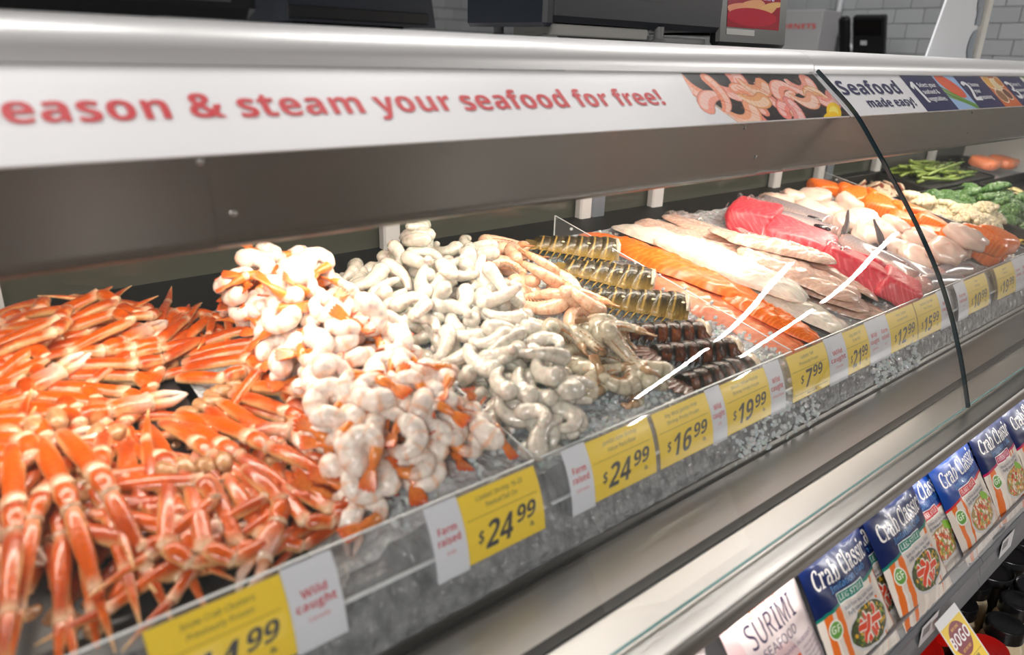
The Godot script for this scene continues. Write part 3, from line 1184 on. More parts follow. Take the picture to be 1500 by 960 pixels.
func price_cards() -> void:
	var ink := Color8(34, 34, 40)
	# x0, x1, dollars, cents, lines, label
	var cards := [
		[0.080, 0.193, "14", "99", ["Snow Crab Clusters", "Previously Frozen"], "blurred yellow price card in front of the crab legs, nearest the viewer"],
		[0.386, 0.493, "24", "99", ["Cooked Shrimp 16-20", "Peeled/Tail On"], "yellow 24.99 price card in front of the cooked shrimp"],
		[0.576, 0.690, "24", "99", ["Jumbo Raw Shrimp", "Value Pack/Raw"], "yellow 24.99 price card below the peeled raw shrimp"],
		[0.699, 0.814, "16", "99", ["Key West Jumbo Pink", "Shrimp Prvsly Frozen"], "yellow 16.99 price card below the grey shell-on shrimp"],
		[0.849, 0.962, "19", "99", ["Jumbo Yellow Florida", "Shrimp Prvsly Frozen"], "yellow 19.99 price card below the dark lobster tails"],
		[1.026, 1.142, "7", "99", ["Lobster Tail", "Previously Frozen"], "yellow 7.99 price card with a small line under the price"],
		[1.205, 1.287, "21", "99", ["Large Lobster Tail", "Frozen 8 Oz"], "yellow 21.99 price card half covered by a white tag"],
		[1.371, 1.487, "12", "99", ["Fresh Catfish", "Farmed Fresh"], "yellow 12.99 price card in front of the pale fillets"],
		[1.491, 1.601, "15", "99", ["Southern Cod Fillet", "Prev. Frozen"], "yellow 15.99 price card below the red tuna blocks"],
		[1.748, 1.868, "10", "99", ["Fresh", "Whiting"], "yellow 10.99 price card just beyond the glass joint"],
		[1.925, 2.045, "19", "99", ["Salmon", "Portions"], "yellow 19.99 price card farthest along the rail"],
	]
	for c in cards:
		var p := Print.new(330, 222, Color8(252, 218, 0))
		for k in 2:
			p.text(c[4][k], sans, Vector2(165, 38 + 27 * k), 15, Color8(70, 64, 30), 0, 0.2, 0, true)
		p.rect(12, 86, 300, 2, Color8(120, 108, 20))
		if c[2] == "7":
			p.rect(12, 192, 300, 2, Color8(120, 108, 20))
			p.text("Save 1.00 lb", sans_bold, Vector2(165, 210), 11, ink, 0, 0.2, 0, true)
		var low := 176.0 if c[2] == "7" else 192.0
		p.text("$", sans_bold, Vector2(40 if c[2].length() > 1 else 70, low - 22), 38, ink, 22, 0.25)
		p.text(c[2], sans_bold, Vector2(68 if c[2].length() > 1 else 100, low), 78, ink, 112.0 if c[2].length() > 1 else 56.0, 0.32)
		p.text(c[3], sans_bold, Vector2(204 if c[2].length() > 1 else 176, low - 32), 52, ink, 84, 0.3)
		if c[2] != "7": p.text("lb.", sans_bold, Vector2(262, low - 4), 14, ink, 0, 0.2)
		var o := part("price_card", card_mesh(c[0], c[1], 0.0012), printed("price_card_print", p), self)
		tag(o, c[5], "price card", "yellow price cards along the rail")
	# white tags: x0, x1, words, small line, label
	var tags := [
		[0.1935, 0.243, ["Wild", "caught"], "Canada", "white Wild caught tag right of the nearest blurred price card", 0.0],
		[0.345, 0.3855, ["Farm", "raised"], "India", "white Farm raised tag left of the cooked shrimp price", 0.0],
		[0.537, 0.5755, ["Farm", "raised"], "Indonesia", "white Farm raised tag left of the raw shrimp price", 0.0],
		[0.8145, 0.8485, ["Wild", "caught"], "USA", "white Wild caught tag between the 16.99 and 19.99 cards", 0.0],
		[0.9625, 1.004, ["Wild", "caught"], "United States", "white Wild caught tag right of the 19.99 card by the lobster tails", 0.0],
		[1.1425, 1.205, ["Wild", "caught"], "Canada", "white Wild caught tag between the 7.99 and 21.99 cards", 0.0006],
		[1.2875, 1.330, ["Wild", "caught"], "Bahamas", "white Wild caught tag right of the 21.99 card", 0.0],
		[1.3305, 1.3705, ["Farm", "raised"], "USA", "white Farm raised tag left of the 12.99 card", 0.0],
		[1.6015, 1.655, ["Wild", "caught"], "USA", "white Wild caught tag right of the 15.99 card", 0.0],
		[1.691, 1.7475, ["Farm", "raised"], "USA", "white Farm raised tag left of the 10.99 card", 0.0],
		[2.0455, 2.09, ["Farm", "raised"], "Chile", "white Farm raised tag at the far end of the rail", 0.0],
		[2.0905, 2.135, ["Wild", "caught"], "USA", "white Wild caught tag at the far end of the rail", 0.0],
	]
	for c in tags:
		var p := Print.new(130, 240, Color8(226, 230, 238))
		for k in 2:
			p.text(c[2][k], sans_bold, Vector2(65, 98 + 34 * k), 23, Color8(200, 32, 48), 0, 0, 0, true)
		p.text(c[3], sans, Vector2(65, 164), 12, Color8(206, 90, 100), 0, 0, 0, true)
		var o := part("origin_tag", card_mesh(c[0], c[1], 0.0012 + c[5], -0.04, 1.06), printed("origin_tag_print", p), self)
		tag(o, c[4], "tag", "white origin tags along the rail")
	for c in [[0.072, 0.247, "nearest blurred price card"], [0.342, 0.500, "cooked shrimp price card"], [0.534, 0.694, "raw shrimp price card"], [0.6945, 1.010, "two price cards below the lobster tails"], [1.016, 1.3705, "two price cards below the salmon sides"], [1.371, 1.66, "two price cards below the red tuna"], [1.688, 1.872, "price card just beyond the glass joint"], [1.91, 2.14, "farthest price card"]]:
		var h := thing("card_holder", "curved clear plastic holder over the " + c[2], "card holder")
		part("front_sheet", card_mesh(c[0], c[1], 0.0032, -0.03, 1.05), pane("holder_plastic", 0.02, 0.03, Color(0.95, 0.96, 1.0)), h)
		part("back_sheet", card_mesh(c[0], c[1], -0.0012, -0.03, 1.05), mats.holder_plastic, h)


# ---------------------------------------------------------------- seafood
func shrimp_kind(seed_: int, kind: String) -> Dictionary:
	var r := RandomNumberGenerator.new()
	r.seed = seed_
	var size: float = {"cooked": 1.12, "raw": 1.16, "pink": 1.5, "grey": 1.42}[kind] * r.randf_range(0.92, 1.12)
	var sweep: float = {"cooked": r.randf_range(4.2, 5.4), "raw": r.randf_range(1.3, 3.9), "pink": r.randf_range(1.8, 3.2), "grey": r.randf_range(1.2, 3.4)}[kind]
	var length: float = (0.064 if kind != "raw" else 0.058) * size
	var R0 := length / sweep
	var thick: float = (0.0122 if kind == "cooked" else 0.0112 if kind == "raw" else 0.0096) * size
	R0 = maxf(R0, thick * 1.08)
	var n := 31
	var pts := []
	var rad := []
	var mid := Vector3.ZERO
	for k in n:
		var f := float(k) / (n - 1)
		var a := sweep * (f - 0.5)
		var rr := R0 * (1.12 - 0.3 * f)
		var q := Vector3(rr * cos(a), 0.004 * size * sin(f * 3.0 + seed_), rr * sin(a))
		pts.append(q)
		mid += q / n
		var w := lerpf(1.0, 0.40, pow(f, 1.25)) * (0.62 + 0.38 * smoothstep(0.0, 0.10, f))
		w *= 1.0 + (0.15 if kind == "cooked" else 0.07) * (0.5 - fposmod(f * 6.0, 1.0)) * smoothstep(0.0, 0.25, fposmod(f * 6.0, 1.0))
		rad.append(Vector2(thick * w * 1.08, thick * w * 0.94))
	for k in n:
		pts[k] -= mid
	var tone := r.randf_range(0.94, 1.04)
	var shade := func(f: float, a: float) -> Color:
		var back := 0.5 - 0.5 * cos(a)      # 1 on the outside of the curl
		var seam := pow(1.0 - absf(sin(PI * 6.0 * f)), 3.0)
		var c: Color
		match kind:
			"cooked":
				c = S(255, 246, 238).lerp(S(246, 176, 124), 0.06 + 0.70 * seam * back)
				c = c.lerp(S(240, 150, 96), smoothstep(0.78, 1.0, f) * 0.8)
			"raw":
				c = S(220, 214, 204).lerp(S(182, 174, 162), 0.55 * seam * back)
				c = c.lerp(S(232, 225, 215), 0.5 * (1.0 - back))
				if absf(a - PI) < 0.4 and f > 0.1 and f < 0.75: c = c.lerp(S(140, 134, 118), 0.35)
			"pink":
				c = S(240, 196, 164).lerp(S(226, 158, 122), 0.7 * seam)
				c = c.lerp(S(248, 222, 200), 0.45 * (1.0 - back))
			_:
				c = S(204, 196, 174).lerp(S(134, 128, 108), 0.8 * seam * (0.4 + 0.6 * back))
				c = c.lerp(S(226, 212, 188), 0.6 * (1.0 - back))
		return Color(c.r * tone, c.g * tone, c.b * tone)
	var mb := MB.new()
	mb.tube(pts, rad, 12, Vector3.UP, shade, 0.5)
	var out := {"body": mb.build(), "samples": []}
	for k in range(0, n, 3):
		out.samples.append([pts[k], rad[k].y])
	# tail shell and fan
	var end: Vector3 = pts[n - 1]
	var dir: Vector3 = (pts[n - 1] - pts[n - 2]).normalized()
	var tip: Color = {"cooked": S(222, 84, 26), "raw": S(160, 158, 148), "pink": S(232, 150, 104), "grey": S(176, 124, 88)}[kind]
	var root: Color = {"cooked": S(244, 148, 66), "raw": S(196, 194, 184), "pink": S(236, 176, 130), "grey": S(176, 150, 116)}[kind]
	if kind != "raw":
		mb = MB.new()
		var w := thick * 0.46
		var tl := (0.024 if kind == "cooked" else 0.014) * size
		mb.tube([end - dir * 0.004, end + dir * tl * 0.3, end + dir * tl * 0.7], [Vector2(w * 1.1, w * 1.05), Vector2(w * 0.95, w * 0.9), Vector2(w * 0.5, w * 0.4)], 8, Vector3.UP, func(f, _a): return root.lerp(tip, f * 0.5))
		for s in [-1.0, -0.35, 0.35, 1.0]:
			var out_dir: Vector3 = dir.rotated(Vector3.UP, s * (0.28 if kind == "cooked" else 0.22))
			var b: Vector3 = end + dir * tl * 0.45
			mb.tube([b, b + out_dir * tl * 0.45, b + out_dir * tl * 0.8, b + out_dir * tl], [Vector2(0.0022, 0.0014) * size, Vector2(0.0036, 0.0012) * size, Vector2(0.0032, 0.0009) * size, Vector2(0.0012, 0.0006) * size], 6, Vector3.UP, func(f, _a): return root.lerp(tip, f))
		out.tail = mb.build()
		out.samples.append([end + dir * tl * 0.6, 0.004])
	if kind in ["grey", "pink"]:
		mb = MB.new()
		for k in range(4, 23, 3):
			var q: Vector3 = pts[k]
			var inn: Vector3 = -(q + mid).normalized()
			for s in [-1, 1]:
				var b: Vector3 = q + inn * rad[k].x * 0.7 + Vector3.UP * s * rad[k].y * 0.5
				var e: Vector3 = b + inn.rotated(Vector3.UP, 0.6) * 0.007 * size - Vector3.UP * 0.001
				mb.tube([b, b.lerp(e, 0.5) + inn * 0.001, e], [Vector2(0.0014, 0.0009), Vector2(0.0011, 0.0008), Vector2(0.0004, 0.0003)], 5, Vector3.UP, func(_f, _a): return S(196, 140, 96) if kind == "grey" else S(232, 164, 120))
		out.legs = mb.build()
	return out


func lay_shrimp(kinds: Array, m: Material, tail_m: Material, called: String, label: String, group: String, at: Transform3D, which: int) -> Node3D:
	var k: Dictionary = kinds[which % kinds.size()]
	var t := thing(called, label, "shrimp", at.origin, group)
	t.basis = at.basis
	part("body", k.body, m, t)
	if k.has("tail"): part("tail_fan", k.tail, tail_m, t)
	if k.has("legs"): part("swimming_legs", k.legs, tail_m, t)
	return t


func seafood() -> void:
	var mottle := noise_texture(0.05, [[0.0, Color(0.80, 0.80, 0.80)], [0.55, Color(1, 1, 1)], [1.0, Color(1, 1, 1)]], 256, FastNoiseLite.TYPE_SIMPLEX_SMOOTH, 4, 2)
	var bumps := noise_texture(0.03, [], 256, FastNoiseLite.TYPE_SIMPLEX_SMOOTH, 3, 8)
	food("cooked_shrimp", mottle, 9.0, 0.32, 0.12, 0.35, bumps, 0.10)
	food("raw_shrimp", noise_texture(0.03, [[0.0, Color(0.84, 0.84, 0.83)], [0.5, Color(0.98, 0.98, 0.97)], [1.0, Color(1, 1, 1)]], 256, FastNoiseLite.TYPE_SIMPLEX_SMOOTH, 4, 6), 12.0, 0.18, 0.2, 0.9, bumps, 0.12)
	food("shell", mottle, 12.0, 0.25, 0.05, 0.6, bumps, 0.05)
	food("crab_shell", mottle, 14.0, 0.30, 0.0, 0.45, bumps, 0.06)
	food("lobster_shell", mottle, 16.0, 0.38, 0.0, 0.3, bumps, 0.12)
	crab_legs()
	# cooked shrimp, heaped between the crab and the first divider
	var kinds := []
	for k in 8: kinds.append(shrimp_kind(100 + k, "cooked"))
	var count := 0
	var edge_x := [[-1.10, 0.335], [-0.99, 0.325], [-0.87, 0.325], [-0.73, 0.315], [-0.62, 0.282], [-0.55, 0.272]]
	for layer in 2:
		for k in (150 if layer == 0 else 95):
			var best := Vector2.ZERO
			var low := INF
			for t in 5:
				var z := rng.randf_range(-1.05, -0.588)
				var x := rng.randf_range(line_at(edge_x, z) + 0.018, 0.478)
				var h := hm[hidx(x, z)] - deck(x, z).y - 0.012 * exp(-pow((x - 0.42) / 0.07, 2.0))
				if h < low:
					low = h
					best = Vector2(x, z)
			if low > 0.022: continue
			var which := rng.randi() % 8
			var at := drop(kinds[which].samples, rng.randf() * TAU, best.x, best.y, 0.72, 0.7, rng.randf_range(-0.5, 0.5))
			lay_shrimp(kinds, mats.cooked_shrimp, mats.shell, "cooked_shrimp", "peeled cooked shrimp with an orange tail in the heap beside the crab", "cooked shrimp in the heap", at, which)
			count += 1
	print("cooked ", count)
	# peeled raw shrimp
	kinds = []
	for k in 8: kinds.append(shrimp_kind(200 + k, "raw"))
	var right := [[-1.05, 0.80], [-0.93, 0.775], [-0.75, 0.715], [-0.70, 0.682], [-0.577, 0.632], [-0.53, 0.615]]
	count = 0
	for k in 260:
		var best := Vector2.ZERO
		var low := INF
		for t in 5:
			var z := rng.randf_range(-1.055, -0.562)
			var x := rng.randf_range(0.535, line_at(right, z) - 0.012)
			var h := hm[hidx(x, z)] - deck(x, z).y
			if h < low:
				low = h
				best = Vector2(x, z)
		if low > 0.006: continue
		var which := rng.randi() % 8
		var at := drop(kinds[which].samples, rng.randf() * TAU, best.x, best.y, 0.75, 0.6, rng.randf_range(-0.35, 0.35))
		lay_shrimp(kinds, mats.raw_shrimp, mats.raw_shrimp, "raw_shrimp", "grey-white peeled raw shrimp in the heap on the ice", "peeled raw shrimp on ice", at, which)
		count += 1
	print("raw ", count)
	lobsters()
	# pink shell-on shrimp behind, grey striped ones in front
	kinds = []
	for k in 5: kinds.append(shrimp_kind(300 + k, "pink"))
	for k in 26:
		var z := rng.randf_range(-1.06, -0.755)
		var f := (z + 1.06) / 0.305
		var x := rng.randf_range(lerpf(0.825, 0.745, f), lerpf(0.935, 0.845, f))
		if hm[hidx(x, z)] - deck(x, z).y > 0.010: continue
		var which := rng.randi() % 5
		var at := drop(kinds[which].samples, rng.randf() * TAU, x, z, 0.75, 0.6, rng.randf_range(-0.3, 0.3))
		lay_shrimp(kinds, mats.shell, mats.shell, "pink_shrimp", "peach-pink shell-on shrimp in the small heap behind the grey ones", "pink shell-on shrimp", at, which)
	kinds = []
	for k in 5: kinds.append(shrimp_kind(400 + k, "grey"))
	for k in 34:
		var z := rng.randf_range(-0.735, -0.585)
		var f := (z + 0.735) / 0.150
		var x := rng.randf_range(lerpf(0.725, 0.655, f), lerpf(0.795, 0.805, f))
		if hm[hidx(x, z)] - deck(x, z).y > 0.006: continue
		var which := rng.randi() % 5
		var at := drop(kinds[which].samples, rng.randf() * TAU, x, z, 0.75, 0.6, rng.randf_range(-0.4, 0.4))
		lay_shrimp(kinds, mats.shell, mats.shell, "grey_shrimp", "grey striped shell-on shrimp in the heap below the lobster tails", "grey shell-on shrimp", at, which)
	fillets()


func line_at(list: Array, z: float) -> float:
	for k in list.size() - 1:
		if z <= list[k + 1][0]:
			return lerpf(list[k][1], list[k + 1][1], clampf((z - list[k][0]) / (list[k + 1][0] - list[k][0]), 0, 1))
	return list[-1][1]


# ---------------------------------------------------------------- snow crab
func crab_segment(mb: MB, a: Vector3, b: Vector3, r0: float, r1: float, flat: float, up: Vector3, tip := false, pale := 0.0) -> void:
	var pts := []
	var rad := []
	var n := 8
	for k in n:
		var f := float(k) / (n - 1)
		pts.append(a.lerp(b, f) + up * sin(f * PI) * (b - a).length() * 0.025)
		var w := lerpf(r0, r1, f) * (0.86 + 0.20 * sin(PI * minf(1.0, f * 1.25)))
		if tip: w = lerpf(r0, 0.0008, pow(f, 1.1))
		else: w *= 1.0 + 0.22 * exp(-pow((f - 0.97) / 0.06, 2.0)) - 0.12 * exp(-pow((f - 0.02) / 0.05, 2.0))
		rad.append(Vector2(w, w * flat))
	var seed_ := rng.randf() * 10.0
	var shade := func(f: float, t: float) -> Color:
		var top := smoothstep(-0.15, 0.75, sin(t) + 0.25 * sin(f * 7.0 + seed_))
		var c := S(232, 186, 126).lerp(S(210, 88, 12), top)
		c = c.lerp(S(160, 46, 6), 0.6 * top * smoothstep(0.2, 0.8, sin(f * 3.0 + seed_)))
		c = c.lerp(S(250, 222, 186), 0.75 * exp(-pow((f - 1.0) / 0.06, 2.0)) + 0.4 * exp(-pow(f / 0.05, 2.0)))
		if tip: c = c.lerp(S(236, 196, 140), smoothstep(0.5, 1.0, f))
		return c.lerp(S(255, 236, 220), pale * smoothstep(0.1, 0.9, f))
	mb.tube(pts, rad, 12, up, shade, 0.6)


func crab_cluster(seed_: int, fold: float, scale: float) -> Dictionary:
	# local: legs leave along +x, y up; fold turns the outer joints back, in radians (sign gives the side)
	var r := RandomNumberGenerator.new()
	r.seed = seed_
	var legs := []
	var samples := []
	for k in 4:
		var mb := MB.new()
		var a0 := (k - 1.5) * 0.13 + r.randf_range(-0.05, 0.05)
		var o := Vector3(0.012, 0.002 * k, (k - 1.5) * 0.017)
		var d := Vector3(cos(a0), r.randf_range(0.02, 0.34), sin(a0)).normalized()
		var own := fold * r.randf_range(0.82, 1.06)
		var l1 := 0.092 * r.randf_range(0.92, 1.08) * (1.0 - 0.06 * absf(k - 1.5))
		var knee := o + d * l1
		var d2 := d.rotated(Vector3.UP, own * 0.45)
		d2.y = 0.02
		var wrist := knee + d2.normalized() * 0.026
		var d3 := d.rotated(Vector3.UP, own)
		d3.y = r.randf_range(-0.22, 0.06)
		d3 = d3.normalized()
		var l3 := 0.070 * r.randf_range(0.9, 1.1)
		var ankle := wrist + d3 * l3
		var d4 := d3.rotated(Vector3.UP, fold * 0.08)
		var end := ankle + d4 * 0.050
		for s in [[o, knee, 0.0074, 0.0094, 0.72], [knee, wrist, 0.0086, 0.0078, 0.85], [wrist, ankle, 0.0074, 0.0056, 0.8]]:
			crab_segment(mb, s[0] * scale, s[1] * scale, s[2] * scale, s[3] * scale, s[4], Vector3.UP)
			for j in 4:
				samples.append([s[0].lerp(s[1], (j + 0.5) / 4.0) * scale, s[3] * s[4] * scale])
		samples.append([end * scale, 0.003])
		crab_segment(mb, ankle * scale, end * scale, 0.0050 * scale, 0.001, 0.8, Vector3.UP, true)
		legs.append(mb.build())
	# claw arm
	var mb := MB.new()
	var o := Vector3(0.01, 0.006, -0.042 * signf(fold))
	var e1 := o + Vector3(0.055, 0.008, -0.022 * signf(fold))
	var e2 := e1 + Vector3(0.022, 0.0, 0.010 * signf(fold))
	var e3 := e2 + Vector3(0.030, -0.004, 0.022 * signf(fold))
	crab_segment(mb, o * scale, e1 * scale, 0.0075 * scale, 0.0095 * scale, 0.85, Vector3.UP)
	crab_segment(mb, e1 * scale, e2 * scale, 0.0095 * scale, 0.0095 * scale, 0.95, Vector3.UP)
	crab_segment(mb, e2 * scale, e3 * scale, 0.0098 * scale, 0.0125 * scale, 0.8, Vector3.UP, false, 0.4)
	for j in 3: samples.append([o.lerp(e3, j / 2.0) * scale, 0.009 * scale])
	var claw := mb.build()
	mb = MB.new()
	var dd := (e3 - e2).normalized()
	for s in [-1.0, 1.0]:
		var side: Vector3 = dd.cross(Vector3.UP) * s
		var b0: Vector3 = e3 + side * 0.005
		var b2: Vector3 = e3 + dd * 0.040 + side * 0.0012
		var b1: Vector3 = e3 + dd * 0.020 + side * 0.0075
		samples.append([b2 * scale, 0.004])
		mb.tube([b0 * scale, b1 * scale, b1.lerp(b2, 0.6) * scale, b2 * scale], [Vector2(0.0058, 0.0062) * scale, Vector2(0.0046, 0.005) * scale, Vector2(0.003, 0.003) * scale, Vector2(0.0008, 0.0008) * scale], 8, Vector3.UP, func(f, _a): return S(238, 150, 84).lerp(S(252, 236, 226), smoothstep(0.05, 0.5, f)))
	# shoulder, where the legs meet
	var sh := MB.new()
	var nz := FastNoiseLite.new()
	nz.frequency = 0.8
	nz.seed = seed_
	for k in 4:
		sh.blob(Transform3D(Basis(Vector3.UP, 0.2 * k), Vector3(-0.004 + 0.003 * (k % 2), 0.001, (k - 1.5) * 0.017) * scale), Vector3(0.013, 0.008, 0.0090) * scale, 0.9, 8, 10, nz, 0.25, func(d: Vector3): return S(214, 168, 118).lerp(S(150, 92, 54), clampf(0.5 + 0.7 * nz.get_noise_3dv(d * 3.0), 0, 1)))
		samples.append([Vector3(0, 0, (k - 1.5) * 0.017) * scale, 0.012 * scale])
	return {"legs": legs, "claw": claw, "pincer": mb.build(), "shoulder": sh.build(), "samples": samples}


func crab_legs() -> void:
	# x, z of the shoulder; heading of the legs in degrees (0 = along the counter, 90 = away from the customer); fold; scale; rise
	var list := [
		[0.10, -1.04, -20, 0.8, 1.15, "deep at the back under the others"], [0.22, -1.05, 170, 0.9, 1.1, "deep at the back beside the shrimp"], [0.03, -0.97, -60, 0.6, 1.15, "under the back left of the pile"], [0.20, -0.80, -125, 1.0, 1.15, "at the bottom in the middle"], [0.04, -0.63, 40, 2.2, 1.15, "under the near left corner"], [0.24, -0.64, 170, -1.6, 1.1, "at the bottom beside the nearest card"], [0.30, -0.76, -110, -1.0, 1.05, "low beside the cooked shrimp"], [-0.12, -0.80, 10, 1.0, 1.15, "half outside the left edge"],
		[0.02, -1.06, 20, 0.5, 1.15, "buried at the back left"], [0.17, -1.06, 175, -0.6, 1.15, "buried at the back under the level one"], [0.10, -1.03, -15, 1.2, 1.15, "buried behind the pale knees"],
		[0.085, -1.070, 2, -2.9, 1.2, "lying level at the back left"], [-0.02, -1.035, -6, -2.7, 1.2, "behind the left edge at the back"], [0.02, -1.075, -3, 2.7, 1.15, "topmost at the back left, under the hood"], [0.13, -1.085, 8, 2.6, 1.1, "topmost at the back, legs folded behind"], [0.235, -1.02, 50, -2.7, 0.95, "pointing away at the back by the shrimp"], [0.245, -0.985, -24, -2.1, 1.1, "with its body joint bare, beside the back cooked shrimp"],
		[0.070, -0.985, -25, -2.2, 1.25, "with three pale knees side by side on the left"], [-0.02, -0.945, -30, -2.1, 1.25, "with knees at the left edge of the frame"], [0.235, -0.870, -70, 0.12, 1.2, "running straight down along the cooked shrimp"], [0.280, -0.880, -64, -0.10, 1.1, "touching the cooked shrimp all along"],
		[0.165, -0.885, -95, 0.25, 1.15, "hanging straight down in the middle"], [0.085, -0.820, -76, -0.3, 1.2, "crossing the near middle of the pile"], [0.065, -0.805, -118, 0.2, 1.2, "reaching to the near left corner"], [0.110, -0.745, -127, 0.25, 1.2, "with a long leg down the left side"],
		[0.085, -0.640, -31, -2.1, 1.1, "bent just behind the nearest price card"], [0.055, -0.760, -92, -0.1, 1.25, "lowest at the near left, with broad legs"], [0.185, -0.700, -100, 2.2, 1.1, "curled up behind the white tag of the nearest card"], [0.255, -0.690, -84, 2.0, 1.0, "curled beside the front cooked shrimp"],
	]
	for k in list.size():
		var a: Array = list[k]
		var kit := crab_cluster(500 + k, a[3], a[4])
		var most := -INF
		for q in kit.samples:
			most = maxf(most, a[1] + (Basis(Vector3.UP, deg_to_rad(a[2])) * q[0]).z + q[1])
		var at := drop(kit.samples, deg_to_rad(a[2]), a[0], a[1] - maxf(0.0, most + 0.550), 0.62 if k >= 6 else 0.5, 0.4)
		var t := thing("crab_leg_cluster", "orange snow crab leg cluster " + a[5], "crab legs", at.origin, "snow crab clusters")
		t.basis = at.basis
		part("shoulder", kit.shoulder, mats.crab_shell, t, Transform3D(), "cream body joint")
		for leg in kit.legs: part("walking_leg", leg, mats.crab_shell, t)
		var c := part("claw_arm", kit.claw, mats.crab_shell, t)
		part("pincer", kit.pincer, mats.crab_shell, c, Transform3D(), "white-tipped pincer")


# ---------------------------------------------------------------- lobster tails
func lobster_tail(spiny: bool, seed_: int) -> Dictionary:
	var r := RandomNumberGenerator.new()
	r.seed = seed_
	var out := {"segments": []}
	var n := 6
	var length := 0.152 if spiny else 0.135
	var w0 := 0.036 if spiny else 0.030
	var dark := S(30, 27, 17) if spiny else S(44, 28, 20)
	var mid := S(64, 56, 36) if spiny else S(132, 66, 22)
	var lite := S(208, 172, 88) if spiny else S(92, 44, 18)
	var nz := FastNoiseLite.new()
	nz.seed = seed_
	nz.frequency = 0.05
	out.samples = []
	for s in n:
		var mb := MB.new()
		var x0 := length * (0.5 - float(s) / n)
		var x1 := length * (0.5 - float(s + 1.18) / n)
		var wa := w0 * (1.0 - 0.42 * pow(float(s) / n, 1.3))
		var wb := w0 * (1.0 - 0.42 * pow(float(s + 1) / n, 1.3)) * 0.95
		var rows := []
		var cols := []
		for j in 13:
			var f := j / 12.0
			var x := lerpf(x0, x1, f)
			var w := lerpf(wa, wb, f) * (0.93 + 0.15 * smoothstep(0.0, 0.75, f) - 0.05 * smoothstep(0.9, 1.0, f))
			var hgt := w * (0.92 if spiny else 0.86)
			var ring := PackedVector3Array()
			var cr := []
			for k in 21:
				var a := PI * (k / 20.0)
				var flare := 1.0 + 0.10 * pow(absf(cos(a)), 8.0)
				ring.append(Vector3(x - (0.009 if spiny else 0.005) * pow(absf(cos(a)), 2.0) * f, hgt * (sin(a) - 0.10 * pow(absf(cos(a)), 6.0)), w * cos(a) * flare))
				var c := dark.lerp(mid, clampf(0.4 + 0.8 * nz.get_noise_3d(x * 900.0, a * 30.0, seed_), 0, 1))
				if spiny:
					if j == 9 or j == 4: c = c.lerp(lite, 0.7 if j == 9 else 0.12)
					if j == 8 or j == 10: c = c.lerp(S(34, 29, 18), 0.6)
					c = c.lerp(S(196, 158, 70), 0.6 * pow(absf(cos(a)), 9.0))
				else:
					c = c.lerp(S(176, 92, 30), clampf(1.6 * nz.get_noise_3d(x * 1500.0 + 90.0, a * 45.0, 3.0), 0, 0.8) * sin(a))
					if j >= 10: c = S(14, 10, 9)
					c = c.lerp(S(20, 14, 12), 0.75 * smoothstep(0.55, 0.95, sin(a) + 0.5 * nz.get_noise_3d(x * 700.0, a * 20.0, 7.0)))
				cr.append(c)
			# closed underneath
			ring.append(Vector3(x, -hgt * 0.25, -w * 0.6))
			ring.append(Vector3(x, -hgt * 0.25, w * 0.6))
			cr.append(lite if spiny else mid)
			cr.append(lite if spiny else mid)
			rows.append(ring)
			cols.append(cr)
		var at := mb.grid(rows, true, cols)
		mb.cap(at, 23, Vector3(x0, 0, 0), true)
		mb.cap(at + 12 * 23, 23, Vector3(x1, 0, 0), false)
		# side spines and, on the spiny kind, pale spots
		for side in [-1, 1]:
			for j in 2:
				mb.col = lite if spiny else dark
				var b := Vector3(lerpf(x0, x1, 0.35 + 0.4 * j), -0.001, side * lerpf(wa, wb, 0.5) * 0.98)
				var e := b + (Vector3(-0.010, -0.015, side * 0.006) if spiny else Vector3(-0.006, -0.010, side * 0.004))
				mb.tube([b, b.lerp(e, 0.6), e], [Vector2(0.0042, 0.0022), Vector2(0.0028, 0.0015), Vector2(0.0006, 0.0004)], 6, Vector3.RIGHT)
		out.segments.append(mb.build(50))
		out.samples.append([Vector3((x0 + x1) / 2, 0, 0), 0.007])
		if spiny and s % 2 == 0:
			mb = MB.new()
			mb.col = S(240, 226, 186)
			for side in [-1, 1]:
				var a: float = PI * 0.5 + side * 0.75
				var w := lerpf(wa, wb, 0.35)
				mb.blob(Transform3D(Basis(), Vector3(lerpf(x0, x1, 0.35), w * 0.93 * sin(a), w * 1.02 * cos(a))), Vector3(0.0036, 0.002, 0.0032), 1.0, 6, 8)
			out["spots_%d" % s] = mb.build()
	# fan
	var fan := MB.new()
	for k in 5:
		var a := (k - 2) * 0.42
		var b := Vector3(-length * 0.5 - 0.004, 0.004, (k - 2) * 0.006)
		var d := Vector3(-cos(a), -0.12, sin(a))
		var c0 := lite if spiny else S(120, 56, 20)
		fan.tube([b, b + d * 0.012, b + d * 0.026, b + d * 0.033], [Vector2(0.004, 0.002), Vector2(0.0085, 0.0016), Vector2(0.009, 0.0012), Vector2(0.004, 0.0008)], 8, Vector3.UP, func(f, _a): return dark.lerp(c0, 0.3 + 0.7 * absf(sin(f * 9.0))))
	out.fan = fan.build()
	var meat := MB.new()
	var mz := FastNoiseLite.new()
	mz.frequency = 1.4
	meat.blob(Transform3D(Basis(), Vector3(length * 0.5 - 0.002, w0 * 0.36, 0)), Vector3(0.008, w0 * 0.55, w0 * 0.86), 0.9, 10, 14, mz, 0.25, func(d: Vector3): return S(240, 224, 204).lerp(S(206, 170, 140), clampf(mz.get_noise_3dv(d * 2.0) + 0.2, 0, 1)))
	out.meat = meat.build()
	return out


